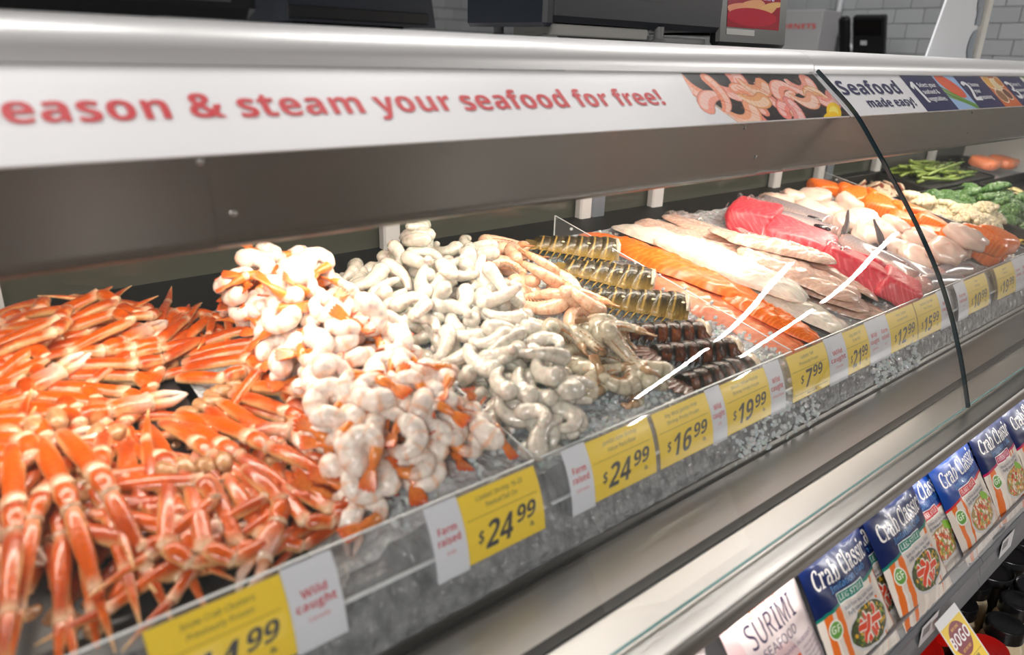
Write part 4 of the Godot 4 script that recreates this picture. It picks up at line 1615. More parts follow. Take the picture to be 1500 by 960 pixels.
func lobsters() -> void:
	var list := [
		[true, [0.969, -1.043], [1.085, -0.955], "olive spotted lobster tail at the very back, topmost of three"],
		[true, [0.945, -0.925], [1.035, -0.825], "olive banded lobster tail in the middle of the spotted ones"],
		[true, [0.905, -0.815], [1.005, -0.725], "olive banded lobster tail nearest the dark lobster tails"],
		[false, [0.867, -0.715], [0.980, -0.660], "dark brown lobster tail between the olive tails and its twin"],
		[false, [0.864, -0.650], [0.980, -0.598], "dark brown lobster tail with rusty patches, second from the cards"],
		[false, [0.858, -0.585], [0.970, -0.566], "dark lobster tail mostly hidden behind the price cards"],
	]
	for k in list.size():
		var kit := lobster_tail(list[k][0], 600 + k)
		var a := Vector2(list[k][1][0], list[k][1][1])
		var b := Vector2(list[k][2][0], list[k][2][1])
		var c := (a + b) / 2
		var at := drop(kit.samples, -(b - a).angle(), c.x, c.y, 0.6, 0.3, 0.0, false)
		at.origin.y += 0.017 if list[k][0] else 0.010
		if k == 5: at.origin.y -= 0.012
		var many := []
		for j in 13:
			many.append([Vector3((j / 12.0 - 0.5) * 0.135, 0.004, 0), 0.026])
		mark(many, at)
		var t := thing("spiny_lobster_tail" if list[k][0] else "lobster_tail", list[k][3], "lobster tail", at.origin, "raw lobster tails")
		t.basis = at.basis
		for s in kit.segments.size():
			var seg := part("shell_segment", kit.segments[s], mats.lobster_shell, t)
			if kit.has("spots_%d" % s): part("pale_spots", kit["spots_%d" % s], mats.lobster_shell, seg)
		part("tail_fan", kit.fan, mats.lobster_shell, t)
		part("cut_meat", kit.meat, mats.raw_shrimp, t, Transform3D(), "white meat at the cut end")


# ---------------------------------------------------------------- fish
# flesh print: bands of muscle across a fillet, u across, v along
func flesh_texture(base: Color, line: Color, bands: float, chevron: float, strength: float, seed_: int, size := 256) -> ImageTexture:
	var n := FastNoiseLite.new()
	n.seed = seed_
	n.frequency = 0.012
	var im := Image.create(size, size, false, Image.FORMAT_RGB8)
	for y in size:
		for x in size:
			var u := absf(float(x) / size - 0.5) * 2.0
			var v := float(y) / size
			var w := n.get_noise_2d(x, y)
			var ph := v * bands + chevron * u + w * 0.9
			var s := pow(absf(sin(PI * ph)), 6.0) * (0.55 + 0.45 * n.get_noise_2d(x * 3.0 + 300.0, y * 3.0))
			var grain := 1.0 + 0.10 * n.get_noise_2d(x * 6.0, y * 6.0 + 90.0)
			var c := base.lerp(line, clampf(s * strength + 0.12 * w, 0, 1))
			im.set_pixel(x, y, Color(clampf(c.r * grain, 0, 1), clampf(c.g * grain, 0, 1), clampf(c.b * grain, 0, 1)))
	return ImageTexture.create_from_image(im)


func flesh(key: String, tex: Texture2D, rough: float, sss: float, coat: float) -> StandardMaterial3D:
	if not mats.has(key):
		var m := StandardMaterial3D.new()
		m.resource_name = key
		m.vertex_color_use_as_albedo = true
		m.albedo_texture = tex
		m.roughness = rough
		m.subsurf_scatter_enabled = sss > 0
		m.subsurf_scatter_strength = sss
		m.clearcoat_enabled = coat > 0
		m.clearcoat = coat
		m.clearcoat_roughness = 0.15
		m.heightmap_enabled = true
		m.heightmap_texture = tex
		m.heightmap_scale = 0.16
		mats[key] = m
	return mats[key]


# a side of fish lying along local z: half widths left and right at five places from the far end, thickness, edge colour
func fillet_mesh(length: float, left: Array, right: Array, thick: Array, seed_: int, edge: Color, core: Color, bend := 0.0, fold := 0.0) -> Dictionary:
	var nz := FastNoiseLite.new()
	nz.seed = seed_
	nz.frequency = 0.02
	var mb := MB.new()
	var nv := 44
	var nu := 21
	var top := []
	var bot := []
	var ct := []
	var cb := []
	var samples := []
	for r in nv:
		var v := float(r) / (nv - 1)
		var L := curve(left, v)
		var Rr := curve(right, v)
		var T := curve(thick, v)
		var endr := sqrt(clampf(minf(v, 1.0 - v) * 14.0, 0, 1))
		var a := PackedVector3Array()
		var b := PackedVector3Array()
		var ca := []
		var cc := []
		var off := bend * sin(PI * v) + 0.004 * nz.get_noise_1d(v * 200.0)
		for k in nu:
			var u := float(k) / (nu - 1) * 2.0 - 1.0
			var wob := 1.0 + 0.10 * nz.get_noise_2d(v * 260.0, u * 20.0) + 0.06 * nz.get_noise_2d(v * 1100.0, u * 20.0)
			var x := off + (u * Rr if u > 0 else u * L) * wob * (0.35 + 0.65 * endr)
			var prof := pow(maxf(0.0, 1.0 - pow(absf(u), 2.6)), 0.6)
			var ridge := 1.0 - fold * exp(-pow(u / 0.10, 2.0))
			var h := T * prof * ridge * endr * (1.0 + 0.30 * nz.get_noise_2d(v * 420.0, u * 90.0 + 40.0) + 0.16 * nz.get_noise_2d(v * 1300.0, u * 260.0))
			a.append(Vector3(x, h + 0.0012, (v - 0.5) * length))
			b.append(Vector3(x * 0.97, 0.0, (v - 0.5) * length))
			var c := core.lerp(edge, smoothstep(0.55, 1.0, absf(u)))
			ca.append(c)
			cc.append(edge)
			if r % 5 == 0 and k % 4 == 0: samples.append([Vector3(x, 0.004, (v - 0.5) * length), 0.004, h])
		top.append(a)
		bot.append(b)
		ct.append(ca)
		cb.append(cc)
	var at := mb.grid(top, false, ct)
	var ab := mb.grid(bot, false, cb)
	mb.flip_range(mb.i.size() - (nv - 1) * (nu - 1) * 6, (nv - 1) * (nu - 1) * 6)
	# join the rims
	for r in nv - 1:
		mb.quad(at + r * nu, at + (r + 1) * nu, ab + (r + 1) * nu, ab + r * nu)
		mb.quad(at + r * nu + nu - 1, ab + r * nu + nu - 1, ab + (r + 1) * nu + nu - 1, at + (r + 1) * nu + nu - 1)
	for k in nu - 1:
		mb.quad(at + k, ab + k, ab + k + 1, at + k + 1)
		mb.quad(at + (nv - 1) * nu + k, at + (nv - 1) * nu + k + 1, ab + (nv - 1) * nu + k + 1, ab + (nv - 1) * nu + k)
	return {"mesh": mb.build(), "samples": samples}


func curve(list: Array, v: float) -> float:
	var f := v * (list.size() - 1)
	var k := mini(int(f), list.size() - 2)
	return lerpf(list[k], list[k + 1], smoothstep(0, 1, f - k) * 0.5 + (f - k) * 0.5)


func lay_fillet(called: String, label: String, group: String, kit: Dictionary, m: Material, x: float, z: float, yaw_deg: float, sink := 0.0) -> MeshInstance3D:
	var at := drop(kit.samples, deg_to_rad(yaw_deg), x, z, 0.72, 0.45, 0.0, false)
	at.origin.y -= sink
	for s in kit.samples:
		var q: Vector3 = at * s[0]
		for da in range(-3, 4):
			for db in range(-3, 4):
				var ix := hidx(q.x + da * HC, q.z + db * HC)
				hm[ix] = maxf(hm[ix], q.y - 0.002 + s[2])
	var o := part(called, kit.mesh, m, self, at)
	tag(o, label, "fish", group)
	return o


func fillets() -> void:
	var white := Color(1, 1, 1)
	var salmon := flesh("salmon", flesh_texture(Color8(230, 106, 22), Color8(248, 166, 96), 30.0, 3.0, 0.8, 21), 0.34, 0.1, 0.25)
	var pale_salmon := flesh("pale_salmon", flesh_texture(Color8(236, 134, 92), Color8(248, 186, 152), 24.0, 3.0, 0.6, 22), 0.3, 0.12, 0.5)
	var cod := flesh("cod", flesh_texture(Color8(226, 218, 206), Color8(242, 236, 226), 9.0, 1.2, 0.6, 23), 0.32, 0.2, 0.4)
	var cat := flesh("catfish", flesh_texture(Color8(216, 182, 166), Color8(236, 214, 202), 20.0, 4.0, 0.9, 24), 0.26, 0.2, 0.5)
	var tuna := flesh("tuna", flesh_texture(Color8(204, 52, 66), Color8(230, 124, 128), 12.0, 2.5, 0.95, 25), 0.45, 0.08, 0.15)
	var film := pane("plastic_film", 0.10, 0.12, Color(0.93, 0.94, 0.96))
	# salmon between the lobster tails and the white fish
	var g := "salmon sides left of the white fillets"
	var rim := Color(1.0, 0.92, 0.84)
	lay_fillet("salmon_fillet", "pale pink salmon side lying behind the drilled divider, lowest and nearest", g, fillet_mesh(0.36, [0.03, 0.05, 0.055, 0.05, 0.035], [0.03, 0.045, 0.05, 0.05, 0.03], [0.010, 0.020, 0.022, 0.018, 0.010], 31, rim, white), pale_salmon, 1.120, -0.722, 4)
	lay_fillet("salmon_fillet", "short orange salmon piece tucked by the price cards", g, fillet_mesh(0.20, [0.03, 0.042, 0.046, 0.04, 0.02], [0.03, 0.04, 0.044, 0.04, 0.02], [0.010, 0.020, 0.022, 0.018, 0.008], 32, rim, white), salmon, 1.165, -0.640, 6)
	lay_fillet("salmon_fillet", "long bright orange salmon side running back from the middle", g, fillet_mesh(0.46, [0.030, 0.050, 0.058, 0.050, 0.026], [0.03, 0.05, 0.055, 0.05, 0.024], [0.010, 0.024, 0.028, 0.022, 0.010], 33, rim, white, 0.008), salmon, 1.158, -0.880, 3)
	# thick white fillets
	g = "thick white fish fillets"
	lay_fillet("white_fillet", "thick white fillet in front, reaching down to the price cards", g, fillet_mesh(0.30, [0.05, 0.06, 0.062, 0.058, 0.045], [0.04, 0.055, 0.06, 0.06, 0.05], [0.012, 0.022, 0.026, 0.022, 0.012], 41, white, white), cod, 1.255, -0.690, 8)
	lay_fillet("white_fillet", "long thick white fillet lying between salmon and pink fillets", g, fillet_mesh(0.47, [0.045, 0.058, 0.062, 0.055, 0.035], [0.045, 0.055, 0.058, 0.05, 0.035], [0.012, 0.030, 0.036, 0.032, 0.014], 42, white, white, -0.006, 0.15), cod, 1.268, -0.872, 4)
	lay_fillet("white_fillet", "narrow white fillet edge beside the orange salmon", g, fillet_mesh(0.34, [0.02, 0.03, 0.034, 0.03, 0.02], [0.02, 0.03, 0.03, 0.03, 0.02], [0.010, 0.020, 0.022, 0.020, 0.010], 43, white, white), cod, 1.212, -0.78, 4)
	# thin pinkish fillets, overlapping
	g = "thin pinkish fillets overlapping beside the tuna"
	var pinks := [
		[0.28, 1.375, -0.985, 12, "pinkish fillet with a brown far end, at the back"], [0.25, 1.405, -0.66, 12, "pinkish fillet lying lowest towards the price cards"], [0.25, 1.355, -0.685, 20, "thin pinkish fillet resting on the front dam"],
		[0.30, 1.455, -0.965, 6, "pinkish fillet nearest the first tuna block"], [0.24, 1.350, -0.840, 24, "small pinkish fillet leaning on the white fillet"], [0.28, 1.430, -0.820, 14, "pinkish fillet lying across the middle of its heap"], [0.25, 1.345, -0.700, 18, "pale pinkish fillet touching the front white fillet"], [0.26, 1.440, -0.705, 12, "pinkish fillet on top, close to the front tuna block"], [0.22, 1.375, -0.760, 30, "little pinkish tail end in the middle of its heap"],
	]
	for k in pinks.size():
		var q: Array = pinks[k]
		lay_fillet("pink_fillet", q[4], g, fillet_mesh(q[0], [0.036, 0.050, 0.054, 0.050, 0.034], [0.034, 0.050, 0.056, 0.048, 0.036], [0.009, 0.015, 0.018, 0.014, 0.008], 50 + k, Color(1.0, 0.94, 0.90), white, 0.006 * (k % 3 - 1), 0.35), cat, q[1], q[2], q[3])
	# tuna blocks
	var nz := FastNoiseLite.new()
	nz.frequency = 0.7
	nz.seed = 5
	var blocks := [
		[1.625, -0.985, 0.066, 0.030, 0.060, 25, "rounded red tuna block at the back, largest in its row"], [1.575, -0.830, 0.050, 0.030, 0.080, 18, "long red tuna block second from the back"],
		[1.535, -0.675, 0.048, 0.028, 0.075, 14, "red tuna block third from the back"], [1.560, -0.588, 0.055, 0.024, 0.040, 20, "flat red tuna block behind the 15.99 card"], [1.615, -0.700, 0.040, 0.022, 0.055, 10, "red tuna piece tucked under the grey fish"],
	]
	for k in blocks.size():
		var q: Array = blocks[k]
		var mb := MB.new()
		var size := Vector3(q[2], q[3], q[4])
		mb.blob(Transform3D(Basis(), Vector3(k, 0, 0)), size, 0.30, 20, 36, nz, 0.18)
		for j in mb.p.size(): mb.p[j].x -= k
		for j in mb.p.size():      # lean the sides and print along the block
			mb.p[j].x += mb.p[j].y * 0.25
			mb.t[j] = Vector2(mb.p[j].x / size.x * 0.5 + 0.5, (mb.p[j].z + mb.p[j].y) / size.z * 0.3 + 0.5)
		var smp := []
		for a in 5:
			for b in 5:
				smp.append([Vector3((a / 4.0 - 0.5) * size.x * 1.7, -size.y * 0.9, (b / 4.0 - 0.5) * size.z * 1.7), 0.001])
		var at := drop(smp, deg_to_rad(q[5]), q[0], q[1], 0.5, 0.4, 0.0, false)
		var full := []
		for s in smp: full.append([s[0] + Vector3(0, size.y * 1.5, 0), 0.012])
		mark(full, at)
		var o := part("tuna_block", mb.build(60), tuna, self, at)
		tag(o, q[6], "tuna", "red tuna blocks")
	# crumpled clear film round the tuna and the pinkish fillets
	for q in [[1.492, -0.80, 0.24, 0.07, 20, "crumpled clear plastic film between pinkish fillets and tuna"], [1.70, -1.03, 0.10, 0.10, 60, "clear plastic film behind the rounded tuna block"], [1.50, -1.065, 0.07, 0.16, 0, "clear plastic film at the back above the pinkish fillets"]]:
		var mb := MB.new()
		var rows := []
		var w := FastNoiseLite.new()
		w.frequency = 0.02
		w.seed = int(q[2] * 1000)
		w.fractal_octaves = 4
		for a in 25:
			var line := PackedVector3Array()
			for b in 17:
				var lx: float = (b / 16.0 - 0.5) * q[3]
				var lz: float = (a / 24.0 - 0.5) * q[2]
				var p2 := Basis(Vector3.UP, deg_to_rad(q[4])) * Vector3(lx, 0, lz)
				var y := hm[hidx(q[0] + p2.x, q[1] + p2.z)]
				line.append(Vector3(q[0] + p2.x, y + 0.006 + 0.010 * w.get_noise_2d(a * 14.0, b * 14.0), q[1] + p2.z))
			rows.append(line)
		mb.grid(rows)
		var o := part("plastic_film", mb.build(180, false), film, self)
		tag(o, q[5], "plastic film")
	whole_fish()


func whole_fish() -> void:
	var m := food("fish_skin", noise_texture(0.08, [[0.0, Color(0.78, 0.78, 0.80)], [0.6, Color(1, 1, 1)]], 256, FastNoiseLite.TYPE_CELLULAR, 2, 12), 14.0, 0.22, 0.1, 0.6)
	var soft := food("pale_fish", noise_texture(0.03, [[0.0, Color(0.93, 0.90, 0.88)], [1.0, Color(1, 1, 1)]], 128), 6.0, 0.3, 0.25, 0.4)
	# dressed small fish: far end thin or cut, near end cut
	var list := [
		[[1.80, -1.07], [1.815, -0.885], 0.027, false, "silvery headless fish lying farthest back beside the tuna"], [[1.715, -1.00], [1.728, -0.820], 0.028, false, "silvery headless fish lying against the red tuna"],
		[[1.70, -0.64], [1.745, -0.80], 0.025, false, "silvery fish with a torn belly behind the third tuna block"], [[1.665, -0.60], [1.832, -0.850], 0.022, true, "pinkish fish tail piece with a dark raised forked fin"],
		[[1.735, -0.57], [1.800, -0.735], 0.022, true, "fish tail piece with a grey fin lying flat on the white pieces"], [[1.80, -0.555], [1.66, -0.578], 0.022, false, "silvery fish cut square, by the glass joint"],
		[[1.90, -0.57], [1.79, -0.60], 0.020, false, "pinkish fish end beyond the glass joint"],
	]
	for k in list.size():
		var q: Array = list[k]
		var a := Vector2(q[0][0], q[0][1])
		var b := Vector2(q[1][0], q[1][1])
		var length := a.distance_to(b)
		var r: float = q[2]
		var pts := []
		var rad := []
		var n := 16
		for j in n:
			var f := float(j) / (n - 1)
			pts.append(Vector3((f - 0.5) * length, 0, 0.006 * sin(f * 4.0 + k)))
			var w := r * (lerpf(0.75, 1.0, sin(PI * minf(f * 1.3, 1.0) * 0.7)) if not q[3] else lerpf(1.0, 0.28, smoothstep(0.1, 0.95, f)))
			rad.append(Vector2(w, w * 0.86))
		var mb := MB.new()
		mb.tube(pts, rad, 16, Vector3.UP, func(f, ang):
			var c := S(222, 200, 190).lerp(S(138, 132, 138), smoothstep(0.1, 0.9, sin(ang)) * 0.9)
			c = c.lerp(S(236, 196, 184), 0.5 * smoothstep(0.2, -0.8, sin(ang)))
			return c.lerp(S(214, 164, 150), 0.6 * smoothstep(0.95, 1.0, f) + 0.6 * smoothstep(0.05, 0.0, f)), 0.12)
		var smp := []
		for j in range(0, n, 2): smp.append([pts[j], rad[j].y])
		var at := drop(smp, -(b - a).angle(), (a.x + b.x) / 2, (a.y + b.y) / 2, 0.6, 0.3)
		var t := thing("dressed_fish", q[4], "fish", at.origin, "small dressed fish beyond the tuna")
		t.basis = at.basis
		part("body", mb.build(), m, t)
		mb = MB.new()
		if q[3]:
			for s in [-1, 1]:
				var e0: Vector3 = pts[n - 1]
				mb.col = S(96, 92, 96)
				mb.tube([e0 - Vector3(0.006, 0, 0), e0 + Vector3(0.020, 0.014 * s + 0.012, 0.004 * s), e0 + Vector3(0.052, 0.034 * s + 0.026, 0.008 * s)], [Vector2(0.004, 0.007), Vector2(0.003, 0.015), Vector2(0.0008, 0.004)], 8, Vector3.UP)
			part("tail_fin", mb.build(), m, t, Transform3D(), "dark forked fin")
		else:
			mb.col = S(44, 42, 48)
			mb.blob(Transform3D(Basis(Vector3.UP, 0.1), Vector3(length * 0.34, r * 0.30, r * 0.76)), Vector3(0.022, 0.0065, 0.006), 0.9, 6, 10)
			part("belly_opening", mb.build(), m, t, Transform3D(), "dark belly opening")
	# smooth white pieces heaped beside the salmon pieces
	var nz := FastNoiseLite.new()
	nz.frequency = 0.9
	nz.seed = 17
	var spots := [[1.86, -1.06], [1.93, -1.05], [2.0, -1.03], [1.89, -0.97], [1.97, -0.955], [2.01, -0.93], [1.90, -0.88], [1.965, -0.86], [1.86, -0.80], [1.925, -0.785], [1.985, -0.79], [1.87, -0.715], [1.92, -0.70], [1.965, -0.70], [1.84, -0.655], [1.905, -0.635], [1.86, -0.615], [1.94, -0.62], [1.90, -0.595]]
	for k in spots.size():
		var mb := MB.new()
		var size := Vector3(rng.randf_range(0.042, 0.054), rng.randf_range(0.020, 0.026), rng.randf_range(0.034, 0.044))
		mb.blob(Transform3D(Basis(), Vector3(k * 3.1, 0, 0) * 0.0), size, 0.85, 14, 20, nz, 0.0, func(d: Vector3): return S(240, 218, 206).lerp(S(232, 190, 178), clampf(nz.get_noise_3dv(d * 2.0 + Vector3.ONE * k) * 1.2, 0, 1)))
		for j in mb.p.size():      # soft lobes
			var d := mb.p[j] / size
			mb.p[j] *= 1.0 + 0.34 * nz.get_noise_3dv(d * 1.1 + Vector3(k * 7.0, 0, 0)) - 0.10 * exp(-pow((d.x - 0.2) / 0.12, 2.0)) * maxf(d.y, 0)
		var smp := []
		for a in 4:
			for b in 4:
				smp.append([Vector3((a / 3.0 - 0.5) * size.x * 1.4, -size.y * 0.6, (b / 3.0 - 0.5) * size.z * 1.4), 0.002])
		var at := drop(smp, rng.randf() * TAU, spots[k][0], spots[k][1], 0.5, 0.4, 0.0, false)
		var full := []
		for s in smp: full.append([s[0] + Vector3(0, size.y * 1.1, 0), 0.013])
		mark(full, at)
		var o := part("white_fish_piece", mb.build(), soft, self, at)
		tag(o, "smooth pinkish-white fish piece in the soft heap beside the salmon portions", "fish", "smooth white fish pieces")
	# salmon portions against the last divider
	var salmon: Material = mats.salmon
	var ports := [[2.13, -1.07, 60], [2.17, -1.00, 20], [2.115, -0.965, 80], [2.165, -0.92, 40], [2.11, -0.885, 15], [2.15, -0.83, 70], [2.085, -0.80, 30], [2.11, -0.745, 10], [2.06, -0.715, 60], [2.095, -0.67, 85], [2.04, -0.65, 25], [2.07, -0.605, 50], [2.02, -0.600, 10], [2.06, -0.578, 75], [2.00, -0.590, 40]]
	for k in ports.size():
		var mb := MB.new()
		var size := Vector3(rng.randf_range(0.034, 0.042), rng.randf_range(0.017, 0.023), rng.randf_range(0.048, 0.058))
		mb.blob(Transform3D(), size, 0.5, 12, 18, nz, 0.16)
		for j in mb.p.size():
			mb.t[j] = Vector2(mb.p[j].x / size.x * 0.25 + 0.5, mb.p[j].z / size.z * 0.18 + 0.5)
		var smp := []
		for a in 4:
			for b in 4:
				smp.append([Vector3((a / 3.0 - 0.5) * size.x * 1.6, -size.y * 0.8, (b / 3.0 - 0.5) * size.z * 1.6), 0.001])
		var at := drop(smp, deg_to_rad(ports[k][2]), ports[k][0], ports[k][1], 0.6, 0.4, 0.0, false)
		var full := []
		for s in smp: full.append([s[0] + Vector3(0, size.y * 1.3, 0), 0.008])
		mark(full, at)
		var o := part("salmon_portion", mb.build(70), salmon, self, at)
		tag(o, "orange salmon portion in the row along the last clear divider", "fish", "salmon portions along the last divider")


# ---------------------------------------------------------------- vegetables beyond the last divider
func vegetables() -> void:
	var mottle := noise_texture(0.06, [[0.0, Color(0.7, 0.7, 0.7)], [0.6, Color(1, 1, 1)]], 128)
	var m := food("vegetable", mottle, 16.0, 0.45, 0.05, 0.1)
	var nz := FastNoiseLite.new()
	nz.frequency = 1.1
	nz.seed = 4
	# black trays
	for q in [[2.235, 2.53, -1.11, -0.93, "potato pieces"], [2.235, 2.405, -0.92, -0.56, "cauliflower and pepper"], [2.415, 2.86, -0.915, -0.56, "broccoli"], [2.54, 3.10, -1.11, -0.93, "asparagus"], [2.88, 3.40, -0.915, -0.56, "far vegetables"]]:
		var t := thing("black_tray", "black plastic tray holding the " + q[4], "tray", deck((q[0] + q[1]) / 2, (q[2] + q[3]) / 2, -0.04))
		t.basis = deck_basis()
		var w: float = (q[1] - q[0]) / 2
		var d: float = (q[3] - q[2]) / 2
		var mb := MB.new()
		var deep := 0.040 if q[4] == "asparagus" else 0.006
		mb.box(Transform3D(Basis(), Vector3(0, deep / 2, 0)), Vector3(w * 2, deep, d * 2), 0.002)
		part("floor_plate", mb.build(20), mats.black_rubber, t)
		for s in [-1, 1]:
			mb = MB.new()
			mb.box(Transform3D(Basis(), Vector3(s * (w - 0.002), 0.022, 0)), Vector3(0.004, 0.044, d * 2), 0.001)
			part("rim", mb.build(20), mats.black_rubber, t)
			mb = MB.new()
			mb.box(Transform3D(Basis(), Vector3(0, 0.022, s * (d - 0.002))), Vector3(w * 2 - 0.008, 0.044, 0.004), 0.001)
			part("rim", mb.build(20), mats.black_rubber, t)
	# red-skinned potato pieces
	for k in 44:
		var mb := MB.new()
		var size := Vector3(rng.randf_range(0.018, 0.026), 0.010, rng.randf_range(0.016, 0.022))
		mb.blob(Transform3D(), size, 0.8, 8, 12, nz, 0.2, func(d: Vector3): return S(238, 216, 186).lerp(S(150, 78, 60), smoothstep(0.1, -0.25, d.y)))
		for j in mb.p.size():
			if mb.p[j].y > 0.003: mb.p[j].y = 0.003 + (mb.p[j].y - 0.003) * 0.15
		var x := rng.randf_range(2.26, 2.515)
		var z := rng.randf_range(-1.09, -0.95)
		var at := drop([[Vector3(-0.012, 0, 0), 0.008], [Vector3(0.012, 0, 0), 0.008], [Vector3(0, 0, 0.012), 0.008], [Vector3(0, 0, -0.012), 0.008]], rng.randf() * TAU, x, z, 0.6, 0.6, rng.randf_range(-0.7, 0.7))
		at.origin.y += 0.004
		var o := part("potato_piece", mb.build(60), m, self, at)
		tag(o, "cut red-skinned potato piece in the tray behind the salmon portions", "potato", "cut potato pieces in the tray")
	# asparagus, on the raised floor of its tray
	for a in HNX:
		for b in HNZ:
			var gx := HX0 + (a + 0.5) * HC
			var gz := HZ0 + (b + 0.5) * HC
			if gx > 2.54 and gx < 3.10 and gz < -0.93: hm[a * HNZ + b] = deck(gx, gz, 0.001).y
	for k in 34:
		var mb := MB.new()
		var pts := []
		var rad := []
		var length := rng.randf_range(0.20, 0.24)
		for j in 9:
			var f := j / 8.0
			pts.append(Vector3((f - 0.5) * length, 0.004 * sin(f * 3.0 + k), 0.006 * sin(f * 2.4 + k * 0.7)))
			var w := 0.0058 if f < 0.78 else lerpf(0.0068, 0.0012, (f - 0.78) / 0.22)
			rad.append(Vector2(w, w))
		mb.tube(pts, rad, 8, Vector3.UP, func(f, _a): return S(128, 150, 62).lerp(S(86, 112, 44), smoothstep(0.2, 0.9, f)))
		for j in 7:
			var f := 0.45 + 0.08 * j
			var q := Vector3((f - 0.5) * length, 0.004, 0.006 * sin(f * 2.4 + k * 0.7))
			mb.col = S(92, 96, 60)
			mb.blob(Transform3D(Basis(Vector3.RIGHT, j * 2.0), q) * Transform3D(Basis(), Vector3(0, 0.0045, 0)), Vector3(0.008, 0.0015, 0.0035), 1.0, 4, 6)
		var smp := []
		for j in 9: smp.append([pts[j], 0.0055])
		var at := drop(smp, rng.randf_range(-0.12, 0.12), rng.randf_range(2.66, 2.80) + 0.12 * (k % 2), rng.randf_range(-1.09, -0.95), 0.8, 0.2)
		var o := part("asparagus_spear", mb.build(), m, self, at)
		tag(o, "green asparagus spear lying in the bundle at the back", "asparagus", "asparagus spears in the bundle")
	# florets
	var curd := func(col0: Color, col1: Color, stem: Color, size: float, seed_: int, knobs: int) -> Dictionary:
		var r := RandomNumberGenerator.new()
		r.seed = seed_
		var mb := MB.new()
		for k in knobs:
			var a := k * 2.39996
			var f := (k + 0.5) / knobs
			var rr := sqrt(f) * 0.92
			var p := Vector3(cos(a) * rr, 0.75 * sqrt(maxf(0.0, 1.0 - rr * rr * 0.75)), sin(a) * rr) * size
			var s := size * r.randf_range(0.20, 0.32)
			var tone := r.randf()
			mb.blob(Transform3D(Basis(), p), Vector3(s, s * 0.85, s), 1.0, 5, 8, nz, 0.35, func(d: Vector3): return col0.lerp(col1, clampf(tone * 0.6 + 0.4 * nz.get_noise_3dv(d * 4.0), 0, 1)))
		var st := MB.new()
		st.tube([Vector3(0, -size * 0.75, 0), Vector3(0, -size * 0.2, 0), Vector3(0, size * 0.45, 0)], [Vector2(0.30, 0.30) * size, Vector2(0.36, 0.36) * size, Vector2(0.75, 0.75) * size], 10, Vector3.RIGHT, func(_f, _a): return stem)
		return {"crown": mb.build(), "stem": st.build()}
	var cauli := []
	var broc := []
	for k in 4:
		cauli.append(curd.call(S(246, 236, 206), S(226, 206, 160), S(232, 228, 190), 0.031, 700 + k, 34))
		broc.append(curd.call(S(66, 110, 54), S(104, 142, 70), S(150, 176, 92), 0.037, 720 + k, 46))
	for k in 38:
		var x := rng.randf_range(2.262, 2.385)
		var z := rng.randf_range(-0.895, -0.655)
		if hm[hidx(x, z)] - deck(x, z).y > 0.012: continue
		var at := drop([[Vector3(0, -0.01, 0), 0.016], [Vector3(0.014, 0, 0), 0.014], [Vector3(-0.014, 0, 0), 0.014], [Vector3(0, 0, 0.014), 0.014], [Vector3(0, 0, -0.014), 0.014]], rng.randf() * TAU, x, z, 0.35, 0.3, rng.randf_range(-0.5, 0.5))
		var t := thing("cauliflower_floret", "cream cauliflower floret in the heap beside the last divider", "cauliflower", at.origin, "cauliflower florets")
		t.basis = at.basis
		part("crown", cauli[k % 4].crown, m, t)
		part("stem", cauli[k % 4].stem, m, t)
	for k in 64:
		var x := rng.randf_range(2.44, 2.80)
		var z := rng.randf_range(-0.89, -0.61)
		if hm[hidx(x, z)] - deck(x, z).y > 0.022: continue
		var at := drop([[Vector3(0, -0.01, 0), 0.016], [Vector3(0.016, 0, 0), 0.014], [Vector3(-0.016, 0, 0), 0.014], [Vector3(0, 0, 0.016), 0.014], [Vector3(0, 0, -0.016), 0.014]], rng.randf() * TAU, x, z, 0.35, 0.3, rng.randf_range(-0.6, 0.6))
		var t := thing("broccoli_floret", "green broccoli floret in the heap behind the cauliflower", "broccoli", at.origin, "broccoli florets")
		t.basis = at.basis
		part("crown", broc[k % 4].crown, m, t)
		part("stem", broc[k % 4].stem, m, t)
	# strips of yellow pepper and squash
	for k in 22:
		var mb := MB.new()
		var pts := []
		var rad := []
		for j in 7:
			var f := j / 6.0
			pts.append(Vector3((f - 0.5) * 0.055, 0.010 * sin(f * PI), 0.004 * sin(f * 5.0)))
			rad.append(Vector2(0.009, 0.003) * (0.6 + 0.4 * sin(PI * f)))
		var c := S(246, 196, 30) if k % 3 else S(244, 222, 120)
		mb.tube(pts, rad, 8, Vector3.UP, func(_f, _a): return c)
		var at := drop([[Vector3(-0.02, 0, 0), 0.004], [Vector3(0, 0.006, 0), 0.004], [Vector3(0.02, 0, 0), 0.004]], rng.randf() * TAU, rng.randf_range(2.255, 2.39), rng.randf_range(-0.645, -0.575), 0.7, 0.5)
		var o := part("pepper_strip", mb.build(), m, self, at)
		tag(o, "yellow pepper strip in the small heap in front of the cauliflower", "pepper", "yellow pepper strips")
	# far end: pale squash slices and one more piece of salmon
	for k in 26:
		var mb := MB.new()
		mb.col = S(238, 220, 160)
		mb.lathe([Vector2(0.017, 0.0), Vector2(0.019, 0.002), Vector2(0.019, 0.006), Vector2(0.017, 0.008)], 16)
		var at := drop([[Vector3(-0.012, 0.004, 0), 0.004], [Vector3(0.012, 0.004, 0), 0.004], [Vector3(0, 0.004, 0.012), 0.004], [Vector3(0, 0.004, -0.012), 0.004]], rng.randf() * TAU, rng.randf_range(2.95, 3.3), rng.randf_range(-0.89, -0.62), 0.6, 0.6, rng.randf_range(-0.5, 0.5))
		var o := part("squash_slice", mb.build(50), m, self, at)
		tag(o, "pale yellow squash slice in the farthest tray", "squash", "squash slices in the farthest tray")
